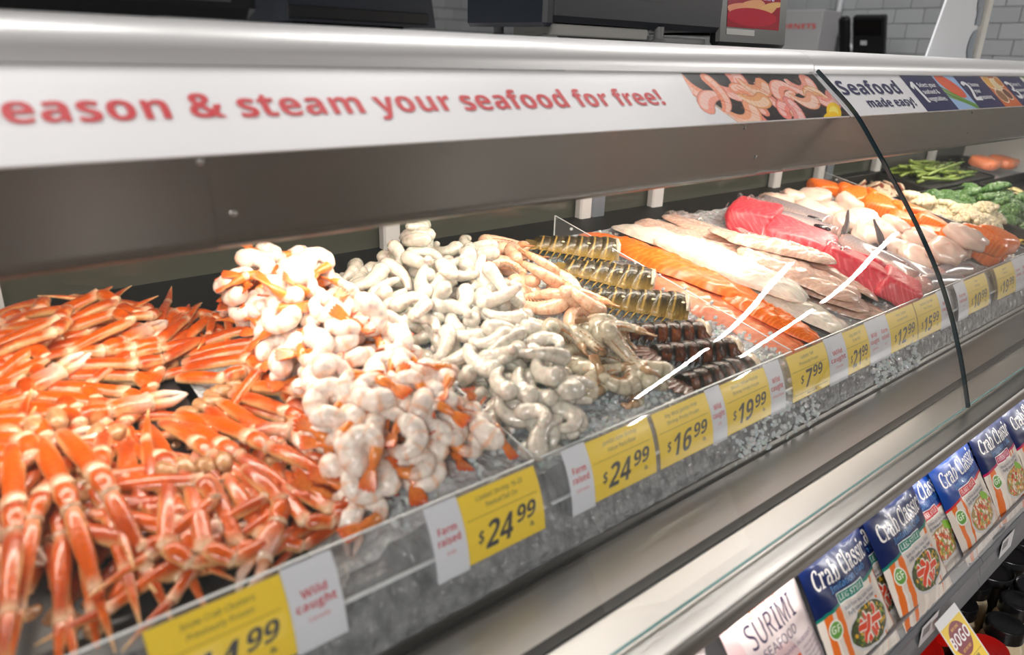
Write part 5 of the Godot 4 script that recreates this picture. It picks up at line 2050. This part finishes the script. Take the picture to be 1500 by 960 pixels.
	for q in [[3.26, -1.02, "dark orange salmon piece at the far back end of the case"], [3.40, -1.0, "paler salmon piece at the far end of the case"]]:
		var mb := MB.new()
		var size := Vector3(0.055, 0.022, 0.05)
		mb.blob(Transform3D(), size, 0.55, 12, 18, nz, 0.16)
		for j in mb.p.size():
			mb.t[j] = Vector2(mb.p[j].x / size.x * 0.3 + 0.5, mb.p[j].z / size.z * 0.3 + 0.5)
		var o := part("salmon_piece", mb.build(70), mats.pale_salmon, self, Transform3D(deck_basis(), deck(q[0], q[1], 0.012)))
		tag(o, q[2], "fish")


# ---------------------------------------------------------------- lower open case: pouches, shelf edge, jars
func pouch_print(kind: String) -> Print:
	var p := Print.new(330, 348, Color8(228, 216, 206))
	var r := RandomNumberGenerator.new()
	r.seed = hash(kind)
	if kind == "surimi":
		p = Print.new(330, 348, Color8(240, 224, 226))
		for k in 12:
			p.oval(Vector2(r.randf() * 330, r.randf() * 420), Vector2(r.randf_range(30, 80), r.randf_range(16, 50)), Color8(246, 232 + r.randi() % 10, 234) if k % 2 else Color8(236, 204, 208), r.randf() * 3.0)
		p.text("Simply", sans, Vector2(160, 50), 28, Color8(236, 92, 40), 130, 0.2, 0, true)
		p.text("SURIMI", sans, Vector2(165, 112), 56, Color8(44, 30, 74), 200, 0.0, 0, true)
		p.text("SEAFOOD", sans, Vector2(165, 146), 22, Color8(70, 58, 96), 150, 0.0, 0, true)
		p.text("ALASKA POLLOCK & NATURAL INGREDIENTS", sans, Vector2(165, 172), 9, Color8(90, 70, 110), 270, 0, 0, true)
		p.rect(70, 190, 150, 26, Color8(236, 88, 36))
		p.text("FLAKE STYLE", sans_bold, Vector2(145, 210), 15, Color8(255, 240, 230), 120, 0, 0, true)
		for k in 6: p.text("LOW FAT READY TO EAT", sans, Vector2(232, 190 + 13 * k), 7, Color8(110, 90, 120), 80)
		return p
	var navy := Color8(12, 32, 86) if kind != "flake" else Color8(20, 66, 150)
	var trim := {"leg": Color8(20, 128, 112), "flake": Color8(214, 32, 44), "combo": Color8(196, 30, 92)}[kind] as Color
	# clear plastic below shows white and orange sticks
	for k in 14:
		var x := r.randf() * 330
		p.stroke([Vector2(x, 150), Vector2(x + r.randf_range(-30, 30), 348)], [13, 11], Color8(244, 234, 224) if k % 3 else Color8(238, 118, 40))
	var low := PackedVector2Array([Vector2(0, 0), Vector2(330, 0), Vector2(330, 138)])
	var band := []
	for k in 13:
		var f := k / 12.0
		band.append(Vector2(330 - 330 * f, 138 + 30 * f * f))
	low.append_array(PackedVector2Array(band))
	p.shape(low, navy)
	p.stroke(band, band.map(func(_a): return 4.0), trim)
	p.text("Crab Classic", serif_bold, Vector2(168, 100), 52, Color8(246, 240, 236), 276, 0.12, -0.02, true)
	p.text("Imitation Crab", sans, Vector2(172, 121), 18, Color8(96, 168, 232), 180, 0.15, -0.04, true)
	p.rect(94, 128, 130, 30, Color8(250, 250, 250))
	p.rect(97, 131, 124, 24, trim)
	p.text({"leg": "LEG STYLE", "flake": "FLAKE STYLE", "combo": "COMBO STYLE"}[kind], serif_bold, Vector2(159, 150), 15, Color8(255, 248, 244), 110, 0, 0, true)
	p.rect(96, 162, 180, 34, Color8(214, 206, 202))
	p.text("Made from Wild Alaska Pollock", sans, Vector2(186, 176), 9, Color8(50, 60, 84), 160, 0.1, 0, true)
	p.text("Fully cooked, fat free", sans_bold, Vector2(186, 191), 10, Color8(50, 60, 84), 150, 0.1, 0, true)
	p.oval(Vector2(50, 205), Vector2(26, 26), Color8(240, 240, 230))
	p.oval(Vector2(50, 205), Vector2(21, 21), Color8(104, 164, 72))
	p.text("GF", sans_bold, Vector2(50, 213), 20, Color8(236, 246, 226), 0, 0, 0, true)
	# bowl
	p.oval(Vector2(196, 246), Vector2(108, 58), Color8(214, 212, 214))
	p.oval(Vector2(196, 244), Vector2(100, 52), Color8(70, 72, 44) if kind == "leg" else Color8(176, 150, 96))
	for k in 170:
		var a := r.randf() * TAU
		var d := sqrt(r.randf())
		var q := Vector2(196 + cos(a) * d * 94, 244 + sin(a) * d * 46)
		var c: Color = [Color8(84, 118, 44), Color8(62, 92, 40), Color8(150, 166, 70), Color8(224, 170, 46), Color8(122, 96, 60)][r.randi() % 5] if kind == "leg" else [Color8(238, 110, 56), Color8(244, 218, 196), Color8(250, 236, 220), Color8(214, 70, 44), Color8(140, 160, 70), Color8(236, 190, 90)][r.randi() % 6]
		p.oval(q, Vector2(r.randf_range(4, 11), r.randf_range(3, 7)), c, r.randf() * 3.0, 9)
	if kind == "leg":
		for q in [[150, 222, 185, 285], [176, 214, 215, 282], [230, 210, 225, 274], [140, 236, 262, 246], [200, 228, 150, 276]]:
			p.stroke([Vector2(q[0], q[1]), Vector2(q[2], q[3])], [12, 12], Color8(250, 232, 224))
			p.stroke([Vector2(q[0] - 3, q[1]), Vector2(q[2] - 3, q[3])], [8, 8], Color8(232, 76, 44))
	else:
		p.oval(Vector2(246, 204), Vector2(34, 14), Color8(140, 196, 50), 0.4)
	return p


func pouch_mesh(w: float, h: float, seed_: int) -> ArrayMesh:
	var nz := FastNoiseLite.new()
	nz.seed = seed_
	nz.frequency = 0.03
	nz.fractal_octaves = 4
	var mb := MB.new()
	for side in 2:
		var rows := []
		for a in 25:
			var v := a / 24.0
			var line := PackedVector3Array()
			for b in 19:
				var u := b / 18.0
				var puff := pow(maxf(0.0, sin(PI * u)), 0.55) * pow(maxf(0.0, sin(PI * clampf((v - 0.05) / 0.92, 0, 1))), 0.5)
				var crease := 0.0030 * nz.get_noise_2d(u * 130.0, v * 160.0) + 0.0012 * nz.get_noise_2d(u * 500.0, v * 300.0)
				var y := puff * 0.013 + crease * (0.4 + puff) + (0.004 * sin(u * 9.0 + seed_) if v < 0.08 else 0.0)
				line.append(Vector3((u - 0.5) * w * (1.0 - 0.03 * sin(PI * v)), y if side == 0 else -y * 0.6 - 0.0004, (v - 1.0) * h))
			rows.append(line)
		if side == 1: rows.reverse()
		mb.grid(rows, false, null, side == 0)
	return mb.build(180, false)


func lower_case() -> void:
	# shelf that carries the pouches
	var sh := thing("pouch_shelf", "grey steel shelf under the row of seafood pouches", "shelf", P(1.4, -0.775, -0.35))
	var mb := MB.new()
	mb.along_x(zy([[-0.772, -0.262], [-0.755, -0.455], [-0.762, -0.455], [-0.779, -0.262]]), -0.6, 3.5)
	part("deck_plate", mb.build(20), plain("shelf_grey", S(112, 112, 116), 0.45), sh, Transform3D(Basis(), -sh.position))
	mb = MB.new()
	mb.along_x(zy([[-0.733, -0.259], [-0.766, -0.253], [-0.766, -0.2545], [-0.733, -0.2605]]), -0.6, 3.5)
	part("clear_fence", mb.build(20), mats.acrylic, sh, Transform3D(Basis(), -sh.position))
	mb = MB.new()
	mb.along_x(zy([[-0.7315, -0.2585], [-0.7345, -0.2578], [-0.7345, -0.261], [-0.7315, -0.261]]), -0.6, 3.5)
	part("fence_edge", mb.build(20), plain("fence_grey", S(120, 118, 122), 0.3), sh, Transform3D(Basis(), -sh.position))
	for q in [[-0.6, 1.258], [1.2595, 2.4], [2.4015, 3.5]]:
		mb = MB.new()
		mb.along_x(zy([[-0.762, -0.2520], [-0.768, -0.2475], [-0.7725, -0.2475], [-0.775, -0.2505], [-0.786, -0.2480], [-0.795, -0.2455], [-0.799, -0.2480], [-0.808, -0.2450], [-0.815, -0.2410], [-0.819, -0.2420], [-0.819, -0.262], [-0.762, -0.262]]), q[0], q[1])
		part("price_channel", mb.build(30), plain("channel_grey", S(112, 114, 120), 0.35, 0.1), sh, Transform3D(Basis(), -sh.position))
	# pouches, leaning back against each other
	var skins := {}
	for k in ["leg", "flake", "combo", "surimi"]:
		skins[k] = printed("pouch_" + k, pouch_print(k), 0.34, 0.25)
	var lean := Basis(Vector3.RIGHT, Vector3(0, 0.555, 0.832), Vector3(0, -0.832, 0.555))
	var list := [
		[0.500, 0.020, "surimi", "pinkish white pouch at the frame's lower edge, mostly hidden"], [0.722, -0.004, "surimi", "pinkish white pouch lettered Simply Surimi Seafood"], [0.873, 0.006, "leg", "first dark blue leg style pouch beside the white pouch"], [0.965, -0.016, "leg", "dark blue pouch peeping out behind the first two blue pouches"], [1.052, 0.010, "leg", "second dark blue leg style pouch, standing forward"],
		[1.160, -0.010, "flake", "bright blue flake style pouch partly behind the dark blue one"], [1.292, 0.004, "flake", "bright blue flake style pouch fully in view"], [1.375, -0.018, "combo", "dark pouch tucked behind two others"], [1.455, 0.004, "combo", "dark blue pouch with a magenta edge"], [1.625, 0.004, "combo", "dark blue pouch at the right edge of the frame"],
		[1.80, 0.0, "leg", "blue pouch just past the right edge of the frame"], [1.97, 0.0, "flake", "bright blue pouch farther along the shelf"],
	]
	for k in list.size():
		var q: Array = list[k]
		var o := part("seafood_pouch", pouch_mesh(0.166, 0.175, 800 + k), skins[q[2]], self, Transform3D(lean * Basis(Vector3.UP, 0.04 * sin(k * 2.3)), P(q[0], -0.757 + q[1] * 0.5, -0.2600 + q[1] * 0.8)))
		tag(o, q[3], "pouch", "seafood pouches on the shelf")
	# tags on the channel
	var tag_paper := Print.new(90, 70, Color8(232, 232, 236))
	for k in 16: tag_paper.rect(10 + k * 2.6, 14, 1.2 + (k % 3) * 0.5, 30, Color8(50, 50, 54))
	var paper := printed("shelf_tag_print", tag_paper)
	for q in [[1.045, "white barcode tag on the shelf edge above the yellow BOGO card"], [1.372, "white barcode tag on the shelf edge at the right"]]:
		mb = MB.new()
		for v in [[-0.03, -0.764, -0.2455, 0, 0], [-0.03, -0.800, -0.2435, 0, 1], [0.03, -0.800, -0.2435, 1, 1], [0.03, -0.764, -0.2455, 1, 0]]:
			mb.add(P(q[0] + v[0], v[1], v[2]), Vector2(v[3], v[4]))
		mb.quad(0, 1, 2, 3)
		tag(part("shelf_tag", mb.build(180, false), paper, self), q[1], "tag")
	var p := Print.new(230, 330, Color8(238, 236, 240))
	p.rect(8, 46, 214, 276, Color8(246, 206, 20))
	p.oval(Vector2(115, 136), Vector2(84, 84), Color8(132, 24, 40))
	p.text("BOGO", sans_bold, Vector2(112, 160), 58, Color8(250, 246, 250), 176, 0.1, 0, true)
	p.text("BUY ONE", sans_bold, Vector2(115, 88), 14, Color8(240, 190, 60), 70, 0, 0, true)
	p.text("GET ONE FREE", sans_bold, Vector2(115, 196), 14, Color8(240, 190, 60), 84, 0, 0, true)
	p.rect(14, 232, 202, 2, Color8(120, 90, 20))
	p.text("2 / $4.99", sans_bold, Vector2(115, 262), 20, Color8(40, 36, 30), 0, 0, 0, true)
	p.text("Sauces 10-12 oz", sans, Vector2(115, 286), 13, Color8(60, 50, 30), 0, 0, 0, true)
	p.text("Save on 2", sans, Vector2(115, 308), 13, Color8(60, 50, 30), 0, 0, 0, true)
	var bogo := printed("sale_card_print", p)
	mb = MB.new()
	for v in [[-0.037, -0.752, -0.2435, 0, 0], [-0.037, -0.815, -0.1735, 0, 1], [0.037, -0.815, -0.1735, 1, 1], [0.037, -0.752, -0.2435, 1, 0]]:
		mb.add(P(1.082 + v[0], v[1] - 0.018, v[2] + 0.004), Vector2(v[3], v[4]))
	mb.quad(0, 1, 2, 3)
	tag(part("sale_card", mb.build(180, false), bogo, self), "yellow card with a dark red BOGO badge hanging from the shelf edge", "sale card")
	# shelf below with jars
	var ls := thing("jar_shelf", "grey shelf low in the case carrying the sauce jars", "shelf", P(1.4, -1.05, -0.3))
	mb = MB.new()
	mb.along_x(zy([[-1.052, -0.150], [-1.052, -0.462], [-1.060, -0.462], [-1.060, -0.150]]), -0.6, 3.5)
	part("deck_plate", mb.build(20), plain("shelf_dark", S(62, 62, 66), 0.5), ls, Transform3D(Basis(), -ls.position))
	var jar := func(at: Vector2, lid: Color, body: Color, big: bool, label: String, group: String) -> void:
		var t := thing("sauce_tub" if big else "sauce_jar", label, "jar", P(at.x, -1.052, at.y), group)
		var w := 0.041 if big else 0.036
		var b := MB.new()
		if big: b.lathe([Vector2(w * 0.80, 0.0), Vector2(w * 0.84, 0.006), Vector2(w * 0.97, 0.098), Vector2(w * 0.97, 0.108)], 24)
		else: b.lathe([Vector2(w * 0.88, 0.0), Vector2(w, 0.005), Vector2(w, 0.072), Vector2(w * 0.96, 0.086), Vector2(w * 0.80, 0.100), Vector2(w * 0.78, 0.112)], 24)
		part("body", b.build(50), plain("jar_" + body.to_html(), body, 0.25), t)
		b = MB.new()
		var r := w * 1.02 if big else w * 0.88
		if big: b.lathe([Vector2(r, 0.100), Vector2(r * 1.03, 0.104), Vector2(r * 1.03, 0.116), Vector2(r * 0.99, 0.118), Vector2(r * 0.94, 0.112), Vector2(r * 0.5, 0.111)], 28)
		else: b.lathe([Vector2(r, 0.104), Vector2(r * 1.01, 0.106), Vector2(r * 1.01, 0.125), Vector2(r * 0.95, 0.1285), Vector2(r * 0.70, 0.1285), Vector2(r * 0.62, 0.1270), Vector2(r * 0.1, 0.1270)], 28)
		part("lid", b.build(40), plain("lid_" + lid.to_html(), lid, 0.22), t)
	var black := S(22, 22, 24)
	var red := S(216, 26, 20)
	var cream := S(222, 204, 172)
	var brown := S(70, 30, 20)
	for q in [[1.445, -0.212, "black lid jar at the right edge, in front"], [1.360, -0.207, "black lid jar in front, beside the red lid"], [1.355, -0.283, "black lid jar just right of the BOGO card"], [1.438, -0.290, "black lid jar behind the others, by the shelf edge"]]:
		jar.call(Vector2(q[0], q[1]), black, cream, false, "cream sauce " + q[2], "cream sauce jars with black lids")
	for q in [[1.272, -0.206, "red lid jar right of the BOGO card"], [1.265, -0.283, "red lid jar partly behind the BOGO card"], [1.185, -0.278, "red lid jar left of the BOGO card"], [1.185, -0.202, "red lid jar at the bottom of the frame"]]:
		jar.call(Vector2(q[0], q[1]), red, brown, false, "dark sauce " + q[2], "dark sauce jars with red lids")
	for q in [[1.525, -0.285, "nearer of the wide tubs"], [1.612, -0.280, "farther of the wide tubs"], [1.535, -0.200, "wide tub in front at the right edge"], [1.70, -0.28, "wide tub past the frame"]]:
		jar.call(Vector2(q[0], q[1]), S(40, 40, 44), S(60, 56, 54), true, "round tub with a flat black lid, " + q[2], "round tubs with black lids")
	for k in 4:
		var o := part("snack_pouch", pouch_mesh(0.12, 0.16, 900 + k), plain("silver_bag", S(222, 216, 210), 0.25, 0.2) if k % 2 else plain("orange_bag", S(236, 132, 36), 0.3), self, Transform3D(lean, P(1.62 + 0.10 * k, -0.99, -0.335)))
		tag(o, ["orange bag leaning behind the wide tubs, nearest", "silver bag leaning behind the wide tubs, nearest", "orange bag farther right behind the tubs", "silver bag farthest right behind the tubs"][k], "pouch", "bags behind the tubs")


# ---------------------------------------------------------------- on and behind the counter
func behind_counter() -> void:
	var top := 0.0206
	var black := plain("equipment_black", S(22, 23, 26), 0.35)
	var navy := plain("equipment_navy", S(26, 32, 42), 0.4)
	var grey := plain("equipment_grey", S(120, 122, 124), 0.5)
	# flat black display at the left
	var t := thing("touch_display", "black touch display with rounded corners standing at the left of the counter", "display", P(0.16, top, -0.90))
	part("bezel", slab(Vector3(-0.36, 0.004, -0.02), Vector3(0.205, 0.26, 0.015), 0.012), black, t)
	part("screen", slab(Vector3(-0.33, 0.026, 0.0155), Vector3(0.18, 0.235, 0.0165), 0.0), plain("dark_screen", S(14, 15, 18), 0.06), t)
	part("screen_trim", slab(Vector3(-0.33, 0.0215, 0.0155), Vector3(0.172, 0.0235, 0.0172), 0.0004), plain("trim_grey", S(110, 112, 120), 0.3, 0.5), t, Transform3D(), "thin grey line")
	part("stand", slab(Vector3(-0.20, 0.0, -0.10), Vector3(0.10, 0.02, 0.0), 0.004), black, t)
	# scale with a sloping flank
	t = thing("counter_scale", "dark navy counter scale with a sloping right flank left of the printer", "scale", P(0.50, top, -0.98))
	var mb := MB.new()
	var pts := [Vector2(-0.095, 0.0), Vector2(0.118, 0.0), Vector2(0.100, 0.10), Vector2(0.075, 0.21), Vector2(-0.085, 0.21)]
	var front := []
	var back := []
	for q in pts:
		front.append(Vector3(q.x, q.y + 0.006, 0.08))
		back.append(Vector3(q.x, q.y + 0.006, -0.14))
	mb.poly(front.duplicate(), Vector3.BACK)
	mb.poly(back.duplicate(), Vector3.FORWARD)
	for k in 5:
		mb.poly([front[k], front[(k + 1) % 5], back[(k + 1) % 5], back[k]], (front[k] + front[(k + 1) % 5]) / 2 - Vector3(0, 0.1, 0.08))
	part("housing", mb.build(20), navy, t)
	part("base_strip", slab(Vector3(-0.096, 0.010, 0.0801), Vector3(0.105, 0.024, 0.083), 0.001), black, t)
	for s in [-0.07, 0.07]:
		part("foot", slab(Vector3(s - 0.01, 0, 0.03), Vector3(s + 0.01, 0.007, 0.06), 0.002), black, t)
	# label printer scale with a tilted customer screen
	t = thing("printer_scale", "large dark label printer scale with a customer screen on the counter", "scale", P(1.10, top, -0.98))
	part("housing", slab(Vector3(-0.245, 0.026, -0.16), Vector3(0.215, 0.30, 0.055), 0.01), navy, t)
	part("left_cheek", slab(Vector3(-0.268, 0.018, -0.14), Vector3(-0.2455, 0.30, 0.066), 0.006), navy, t)
	part("seam", slab(Vector3(-0.24, 0.070, 0.0551), Vector3(0.03, 0.0712, 0.0556), 0.0), black, t)
	part("paper_slot", slab(Vector3(-0.235, 0.006, -0.05), Vector3(0.005, 0.024, 0.045), 0.002), plain("printer_grey", S(150, 150, 146), 0.5), t)
	part("lower_tray", slab(Vector3(0.012, 0.003, -0.06), Vector3(0.20, 0.014, 0.03), 0.002), grey, t)
	for s in [[-0.225, 0.03], [0.035, 0.045], [0.42, 0.02], [0.42, -0.10], [-0.225, -0.10]]:
		mb = MB.new()
		mb.lathe([Vector2(0.016, 0.0), Vector2(0.014, 0.006), Vector2(0.009, 0.010), Vector2(0.009, 0.03)], 16)
		part("foot", mb.build(40), grey, t, Transform3D(Basis(), Vector3(s[0], 0, s[1])))
	part("side_body", slab(Vector3(0.2155, 0.022, -0.14), Vector3(0.475, 0.24, 0.03), 0.006), black, t)
	var tilt := Transform3D(Basis(Vector3.RIGHT, -0.10), Vector3(0.335, 0.004, 0.04))
	var scr := part("customer_display", slab(Vector3(-0.125, 0.0, -0.012), Vector3(0.125, 0.235, 0.012), 0.006), black, t, tilt)
	var p := Print.new(256, 256, Color8(150, 40, 54))
	for k in 30: p.oval(Vector2(40 + k * 6.5, 196 + 14 * sin(k * 0.4)), Vector2(46, 7), Color8(226, 150 + k, 120), -0.15)
	p.oval(Vector2(120, 224), Vector2(120, 26), Color8(178, 40, 60))
	p.text("Winn", sans_bold, Vector2(36, 172), 34, Color8(214, 196, 236), 78)
	p.stroke([Vector2(118, 156), Vector2(126, 170), Vector2(146, 136)], [4, 4, 2], Color8(214, 196, 236))
	p.text("Dixie", sans_bold, Vector2(146, 172), 34, Color8(214, 196, 236), 78)
	var pm := printed("screen_print", p, 0.1)
	pm.emission_enabled = true
	pm.emission_texture = pm.albedo_texture
	pm.emission = Color.BLACK
	pm.emission_energy_multiplier = 0.12
	mb = MB.new()
	mb.add(Vector3(-0.098, 0.205, 0.0126), Vector2(0, 0))
	mb.add(Vector3(-0.098, 0.034, 0.0126), Vector2(0, 1))
	mb.add(Vector3(0.092, 0.034, 0.0126), Vector2(1, 1))
	mb.add(Vector3(0.092, 0.205, 0.0126), Vector2(1, 0))
	mb.quad(0, 1, 2, 3)
	part("screen", mb.build(180, false), pm, scr, Transform3D(), "lit red screen")
	part("price_label", slab(Vector3(-0.098, 0.020, 0.0122), Vector3(0.0, 0.031, 0.0128)), plain("label_grey", S(186, 186, 184), 0.5), scr)
	mb = MB.new()
	mb.lathe([Vector2(0.030, -0.0005), Vector2(0.040, 0.0), Vector2(0.040, 0.001), Vector2(0.030, 0.0015)], 24)
	part("round_sticker", mb.build(30), plain("sticker_white", S(225, 226, 228), 0.4), t, Transform3D(Basis(Vector3.FORWARD, PI / 2), Vector3(0.4762, 0.11, -0.02)))
	# things farther back, in front of the tiled wall
	t = thing("back_worktop", "steel worktop along the tiled wall behind the counter", "worktop", Vector3(4.25, 0, -2.6))
	part("top", slab(Vector3(-0.25, 1.34, -1.6), Vector3(0.24, 1.38, 2.0), 0.004), mats.steel, t)
	part("cabinet", slab(Vector3(-0.22, 0, -1.58), Vector3(0.24, 1.34, 1.98), 0.004), mats.white_paint, t)
	t = thing("white_carton", "white carton with red letters on the worktop by the tiled wall", "carton", Vector3(4.30, 1.38, -2.44))
	part("box", slab(Vector3(-0.10, 0, -0.20), Vector3(0.10, 0.255, 0.14), 0.003), plain("carton_white", S(160, 160, 164), 0.7), t)
	part("lettering", lettering("HORNETS", sans_bold, 0.026, 0.26), plain("carton_red", S(200, 70, 60), 0.6), t, Transform3D(Basis(Vector3.UP, -PI / 2), Vector3(-0.1006, 0.155, -0.15)))
	t = thing("desk_phone", "black desk phone standing before the tiled wall", "phone", Vector3(4.28, 1.38, -2.06))
	var lean := Basis(Vector3.BACK, 0.35)
	part("console", slab(Vector3(-0.02, 0.0, -0.05), Vector3(0.02, 0.235, 0.125), 0.008), black, t, Transform3D(lean, Vector3(-0.02, 0.0, 0)))
	part("handset", slab(Vector3(-0.055, 0.005, -0.115), Vector3(-0.01, 0.24, -0.055), 0.014), black, t, Transform3D(lean, Vector3(-0.02, 0.0, 0)))
	part("phone_screen", slab(Vector3(-0.0212, 0.135, -0.035), Vector3(-0.0202, 0.215, 0.11)), plain("dark_screen", S(14, 15, 18), 0.06), t, Transform3D(lean, Vector3(-0.02, 0.0, 0)))
	part("phone_label", slab(Vector3(-0.0214, 0.085, 0.0), Vector3(-0.0202, 0.108, 0.035)), plain("label_pale", S(190, 192, 196), 0.5), t, Transform3D(lean, Vector3(-0.02, 0.0, 0)))
	t = thing("wall_conduit", "pale curved conduit running down the tiled wall behind the phone", "conduit", Vector3(4.48, 1.38, -2.36))
	mb = MB.new()
	mb.tube([Vector3(0, 1.2, 0), Vector3(0, 0.5, 0), Vector3(0, 0.22, 0.0), Vector3(0, 0.14, 0.03), Vector3(0, 0.08, 0.09), Vector3(0, 0.03, 0.16), Vector3(0, 0.0, 0.2)], [0, 0, 0, 0, 0, 0, 0].map(func(_a): return Vector2(0.016, 0.016)), 12, Vector3.RIGHT)
	part("pipe", mb.build(), plain("conduit_grey", S(190, 194, 200), 0.4), t)
	# white guard panel on the counter with grey clips
	t = thing("counter_guard", "white guard panel with grey clips and a post on the counter", "guard", P(2.56, top, -0.95))
	mb = MB.new()
	var shape4 := [Vector3(-0.21, 0, 0), Vector3(0.12, 0, 0), Vector3(0.12, 0.40, 0), Vector3(-0.07, 0.40, 0)]
	var behind4 := shape4.map(func(v): return v - Vector3(0, 0, 0.006))
	mb.poly(shape4.duplicate(), Vector3.BACK)
	mb.poly(behind4.duplicate(), Vector3.FORWARD)
	mb.poly([shape4[0], behind4[0], behind4[3], shape4[3]], Vector3.LEFT)
	mb.poly([shape4[2], behind4[2], behind4[3], shape4[3]], Vector3.UP)
	part("panel", mb.build(20, false), plain("panel_white", S(226, 230, 236), 0.4), t)
	part("post", slab(Vector3(0.121, 0, -0.015), Vector3(0.165, 0.42, 0.012), 0.004), plain("post_cream", S(214, 212, 206), 0.45), t)
	for y in [0.0, 0.13]:
		mb = MB.new()
		var ring := []
		for k in 13:
			var a := PI * (0.5 + k / 12.0)
			ring.append(Vector3(0.115 + 0.048 * cos(a), y + 0.04 + 0.048 * sin(a) + 0.0, 0.003))
		mb.poly(ring, Vector3.BACK)
		part("clip", mb.build(20, false), plain("clip_grey", S(150, 160, 170), 0.3), t)
		part("clip_foot", slab(Vector3(0.085, y - 0.03 if y > 0 else 0.0, 0.002), Vector3(0.12, y + 0.02, 0.004)), mats.clip_grey, t)
	t = thing("small_blue_bottle", "small dark blue bottle top seen over the counter, far back", "bottle", Vector3(3.55, 0, -4.55))
	mb = MB.new()
	mb.lathe([Vector2(0.035, 1.22), Vector2(0.035, 1.40), Vector2(0.02, 1.43), Vector2(0.02, 1.45)], 16)
	part("bottle_body", mb.build(40), plain("bottle_blue", S(30, 30, 90), 0.4), t)
	mb = MB.new()
	mb.box(Transform3D(Basis(), Vector3(0, 0.61, 0)), Vector3(0.5, 1.22, 0.4), 0.005)
	t = thing("back_table", "steel table far back against the tiled wall", "table", Vector3(3.55, 0, -4.6))
	part("cabinet", mb.build(20), mats.steel, t)
	# two white bins across the aisle, behind the viewer; the steel fascia mirrors them as pale bands
	for q in [[0.80, 0.16, "nearer white sales bin across the aisle"], [3.25, 0.42, "wider white sales bin farther along the aisle"]]:
		t = thing("sales_bin", q[2], "bin", Vector3(q[0], 0, 2.3))
		part("bin_body", slab(Vector3(-q[1], 0.06, 0), Vector3(q[1], 1.0, 0.6), 0.02), plain("bin_white", S(236, 236, 236), 0.5), t)
		part("plinth", slab(Vector3(-q[1] + 0.03, 0, 0.03), Vector3(q[1] - 0.03, 0.06, 0.57), 0.0), mats.dark_pan, t)
